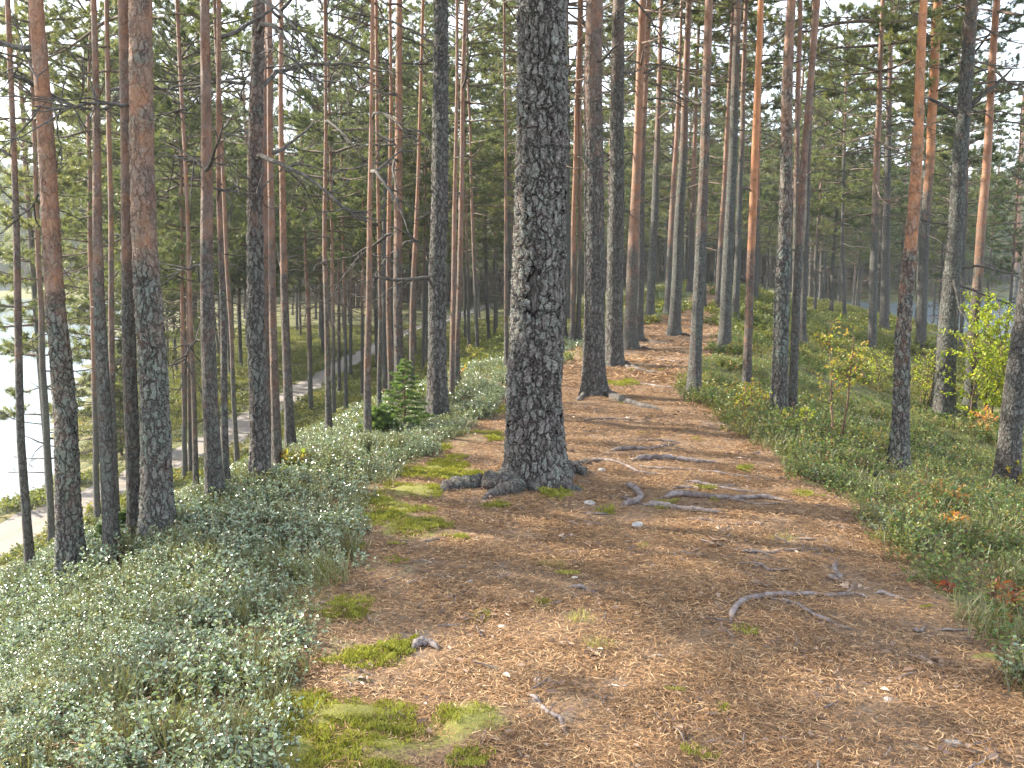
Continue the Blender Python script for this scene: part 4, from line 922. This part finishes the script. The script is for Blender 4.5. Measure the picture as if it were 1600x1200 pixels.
def sample(x0, x1, y0, y1, dens, keepf):
    n = int((x1 - x0) * (y1 - y0) * dens); x = rng.uniform(x0, x1, n); y = rng.uniform(y0, y1, n)
    k = keepf(x, y) > rng.random(n); x = x[k]; y = y[k]; return x, y
def slope_rot(x, y, f=.8):
    e = .15; gx = (H(x + e, y) - H(x - e, y)) / (2 * e); gy = (H(x, y + e) - H(x, y - e)) / (2 * e)
    return np.stack([np.arctan(gy) * f, -np.arctan(gx) * f, np.zeros_like(x)], -1)
def do_scatter(name, x, y, s0, s1, protos, label, cat, dz=0.0, tilt=.1, flat=False):
    # instance euler XYZ: spin first is lost with tilt; protos are radially random so a random spin of the tilt is enough
    r = slope_rot(x, y, 1.0 if flat else .45); r[:, 0] += rng.normal(0, tilt, len(x)); r[:, 1] += rng.normal(0, tilt, len(x))
    spin = rng.random(len(x)) * 6.28
    rr = np.zeros_like(r)
    n = np.stack([np.sin(r[:, 1]), -np.sin(r[:, 0]), np.cos(r[:, 0]) * np.cos(r[:, 1])], -1)
    # tilt that maps +Z to n after a spin about Z
    cs, sn = np.cos(spin), np.sin(spin)
    rr[:, 2] = spin; lx = n[:, 0] * cs + n[:, 1] * sn; ly = -n[:, 0] * sn + n[:, 1] * cs
    rr[:, 0] = -np.arcsin(np.clip(ly, -1, 1)); rr[:, 1] = np.arctan2(lx, n[:, 2])
    P = np.stack([x, y, H(x, y) + dz], -1)
    cl = np.clip(.55 + .9 * vnoise(x * 1.6, y * 1.6, 91) + .3 * (vnoise(x * 5, y * 5, 92) - .5), .6, 1.2) if not flat and 'moss' not in name else 1
    return scatter(name, P, rr, rng.uniform(s0, s1, len(x)) * cl, protos, label, cat)
def in_view(x, y, m=1.5): return (np.abs(x) < y * .56 + m) & (y > 1.2)
def veg(x, y): return (path_mask(x, y) < .5) & (np.abs(x - roadx(y)) > RW + .2) & (H(x, y) > LAKE_Z + .1)

LING = [sprig_proto(19, .11, .13, .0165, .58, M_LINGON, 400 + k, .45, 11) for k in range(5)]
BIL = [sprig_proto(14, .11, .17, .021, .55, M_BILBERRY, 420 + k, .7, 11) for k in range(5)]
HEATH = [sprig_proto(45, .30, .16, .034, .5, M_HEATH, 440 + k, .7, 8, .002) for k in range(4)]
HEA = [blade_proto(60, .08, .12, .0035, M_HEATHER, 480 + k, False) for k in range(2)]
LINGM = [sprig_proto(45, .26, .15, .030, .55, M_LINGON, 450 + k, .5, 9, .002) for k in range(3)]
BILM = [sprig_proto(45, .28, .18, .034, .55, M_BILBERRY, 460 + k, .6, 9, .002) for k in range(3)]
FARV = [sprig_proto(60, .6, .22, .08, .6, M_HEATH, 470 + k, .7, 7, .003) for k in range(3)]
patch = lambda x, y, s, f=1.0: np.clip((vnoise(x * f, y * f, s) - .22) * 2.6, 0.12, 1)

x, y = sample(-9, 1, 1.4, 15, 160, lambda x, y: (veg(x, y) & in_view(x, y) & (x < edgeL(y) + .3)) * np.maximum(patch(x, y, 61, 1.1), .45) * np.clip(1.25 - .0 * x, 0, 1))
do_scatter('lingonberry_shrubs', x, y, .75, 1.25, LING + HEA[:1], 'glossy low lingonberry shrubs covering the near left slope', 'shrubs', -.01)
x, y = sample(1, 9, 2.4, 14, 90, lambda x, y: (veg(x, y) & in_view(x, y) & (x > edgeR(y) - .3)) * patch(x, y, 62, 1.3))
do_scatter('bilberry_shrubs', x, y, .75, 1.25, BIL + LING[:1] + HEA, 'green bilberry shrubs along the right side of the path', 'shrubs', -.01)
x, y = sample(-14, 8, 9, 38, 9.5, lambda x, y: (veg(x, y) & in_view(x, y) & (x < edgeL(y) + .2)) * patch(x, y, 63, .8) * np.where(y < 15, .5, 1) * np.where(x < -5, .55, 1))
do_scatter('lingonberry_carpet', x, y, .6, 1.15, LINGM + HEATH[:2], 'green dwarf shrubs on the left slope among the pines', 'shrubs', -.02)
x, y = sample(1.5, 24, 8, 38, 9.5, lambda x, y: (veg(x, y) & in_view(x, y) & (x > edgeR(y) - .2)) * patch(x, y, 64, .8) * np.where(y < 14, .5, 1))
do_scatter('bilberry_carpet', x, y, .6, 1.2, BILM + HEATH[:2], 'green and russet dwarf shrubs on the right bank', 'shrubs', -.02)
x, y = sample(-40, 40, 20, 90, 5.0, lambda x, y: (veg(x, y) & in_view(x, y)) * patch(x, y, 65, .35) * np.where(y < 40, .35, 1))
do_scatter('heath_cover', x, y, .6, 1.2, FARV, 'mossy heath cover on the far slopes and the shore', 'ground cover', -.04)
# fallen needles
RPTS = np.vstack(ROOTPTS)
def off_roots(x, y, m=.045):
    ok = np.ones(len(x))
    for a0, b0, r0 in RPTS: ok[(x - a0) ** 2 + (y - b0) ** 2 < (r0 + m) ** 2] = 0
    return ok
LIT = [blade_proto(130, .13, .036, .0021, M_LITTER, 500 + k) for k in range(5)]
x, y = sample(-1.6, 3.4, 1.9, 13, 150, lambda x, y: in_view(x, y) * np.clip(path_mask(x, y) * 1.3, .12, 1) * np.where(y > 7, .55, 1) * (1 - .55 * moss_mask(x, y)) * np.clip(.55 + vnoise(x * 2.2, y * 2.2, 9) * .8, 0, 1) * off_roots(x, y))
do_scatter('needle_litter', x, y, .8, 1.2, LIT, 'brown fallen pine needles covering the crest path', 'needle litter', .003, .03, True)
LIT2 = [blade_proto(90, .3, .09, .008, M_LITTER, 510 + k) for k in range(3)]
x, y = sample(-2, 12, 11, 40, 16, lambda x, y: in_view(x, y) * np.clip(path_mask(x, y) * 1.3, 0, 1) * np.clip(.3 + vnoise(x * 1.2, y * 1.2, 9), 0, 1))
do_scatter('far_needle_litter', x, y, .8, 1.2, LIT2, 'fallen needles and twigs on the far part of the crest path', 'needle litter', .004, .03, True)
# moss tufts
MO = [blade_proto(170, .06, .018, .0034, M_MOSS, 520 + k, False) for k in range(4)]
x, y = sample(-2.6, 3.5, 1.9, 13, 1100, lambda x, y: in_view(x, y) * np.clip((moss_mask(x, y) + (vnoise(x * 7, y * 7, 12) - .5) * 1.5 - .62) * 4, 0, 1))
do_scatter('moss_cushions', x, y, .5, 1.1, MO, 'bright yellow green moss cushions beside the needles', 'moss', .004, .25)
# thin grass tufts
GR_ = [blade_proto(26, .07, .10, .0018, M_GRASS, 530 + k, False) for k in range(3)]
gp = [ground_at(a + dx, c + dy) for a, c in ((860, 886), (905, 972), (935, 1012), (1220, 845), (770, 1140)) for dx, dy in ((-14, 0), (-4, 3), (6, -2), (16, 2))]
do_scatter('grass_tufts', np.array([p[0] for p in gp]), np.array([p[1] for p in gp]), .35, .55, GR_, 'thin pale grass tufts growing through the needles', 'grass', 0, .1)
# twigs, bark flakes and leaf scraps
mbk = MB(); FL = []
for k in range(4):
    m1 = MB(); n = 7; C = np.stack([rng.uniform(-.12, .12, n), rng.uniform(-.12, .12, n), rng.uniform(.008, .02, n)], -1); D = rng.normal(0, 1, (n, 3)) * [1, 1, .12]; Nn = np.array([0, 0, 1]) + rng.normal(0, .25, (n, 3))
    leaves(m1, C, D, Nn, rng.uniform(.015, .04, n), rng.uniform(.008, .02, n), m=0)
    P = bent((rng.uniform(-.05, .05), 0, .01), (math.cos(k), math.sin(k), 0), rng.uniform(.06, .16), 4, 0, 0, .15); P[:, 2] = .01; v, q, t = tube(P, np.linspace(.003, .0015, 5), 5); m1.add(v, q, t, m=1)
    FL.append(proto(m1, [M_FLAKE, M_ROOT], 'flakes'))
x, y = sample(-1.8, 3.4, 1.9, 12, 14, lambda x, y: in_view(x, y) * np.clip(path_mask(x, y) + .3, 0, 1))
do_scatter('bark_flakes', x, y, .7, 1.4, FL, 'bark flakes and tiny twigs strewn over the needles', 'litter', .004, .05, True)

# ------------------------------------------------------------------ far forest round the lake
def lowtree(seed):
    global rng
    keep = rng; rng = np.random.default_rng(seed); mb = MB(); P = np.array([[0, 0, -1], [0, 0, 6], [0, 0, 15.]])
    v, q, t = tube(P, [.18, .14, .05], 5); mb.add(v, q, t, m=0)
    n = 2200; u = rng.random(n) ** .8; z = 5 + 11.5 * u; rad = 2.6 * (1 - u ** 1.8) * np.sqrt(rng.random(n)) + .15; a = rng.random(n) * 6.28
    cl = np.floor(z * 1.1) * 1.7 + np.floor(a * 1.3); rad = rad * (.6 + .7 * vnoise(cl, cl * 0 + seed, 3))
    C = np.stack([rad * np.cos(a), rad * np.sin(a), z], -1); D = np.stack([np.cos(a), np.sin(a), rng.normal(.1, .4, n)], -1) + rng.normal(0, .5, (n, 3))
    blades(mb, C, D, rng.uniform(.5, .9, n), rng.uniform(.14, .26, n), m=1)
    o = proto(mb, [M_LIMB, M_NEEDLE], 'far_pine'); rng = keep; return o
LT = [lowtree(600 + k) for k in range(4)]
n = 9000; r = rng.uniform(168, 300, n); a = rng.uniform(-math.pi, math.pi, n); x = r * np.sin(a); y = 40 + r * np.cos(a)
k = (H(x, y) > LAKE_Z + .3) & (np.abs(x) < y * .7 + 30) & (y > 0); x, y = x[k], y[k]
x2 = rng.uniform(-58, 75, 900); y2 = rng.uniform(118, 200, 900); k = H(x2, y2) > LAKE_Z + .3; x = np.concatenate([x, x2[k]]); y = np.concatenate([y, y2[k]])
P = np.stack([x, y, H(x, y)], -1); rot = np.zeros_like(P); rot[:, 2] = rng.random(len(x)) * 6.28
scatter('distant_forest', P, rot, rng.uniform(.75, 1.25, len(x)), LT, 'far off pine forest beyond the lake and the ridge', 'forest')

# ------------------------------------------------------------------ haze
b = NB('thin_haze'); pv = b.n('ShaderNodeVolumePrincipled', Color=(.90, .97, 1.0, 1), Density=.00045, Anisotropy=.35); b.ln(pv.outputs[0], b.out.inputs['Volume'])
mb = MB(); bx = np.array([[x_, y_, z_] for z_ in (-13.5, 31.5) for x_, y_ in ((-345, -84), (345, -84), (345, 375), (-345, 375))], float)
mb.add(bx, Q=[[3, 2, 1, 0], [4, 5, 6, 7], [0, 1, 5, 4], [1, 2, 6, 5], [2, 3, 7, 6], [3, 0, 4, 7]])
tag(link('haze', mb.mesh('haze', [b.m], False)), 'faint pale haze in the forest air', 'haze', kind='stuff')

print('TREES', len(TREES), 'objects', len(bpy.data.objects))
for k in (0, 1, 2, 4, 12, 44, 45, 67, 70): print(k, [round(float(v), 2) for v in HERO[k][1]], T[k][2][:50])
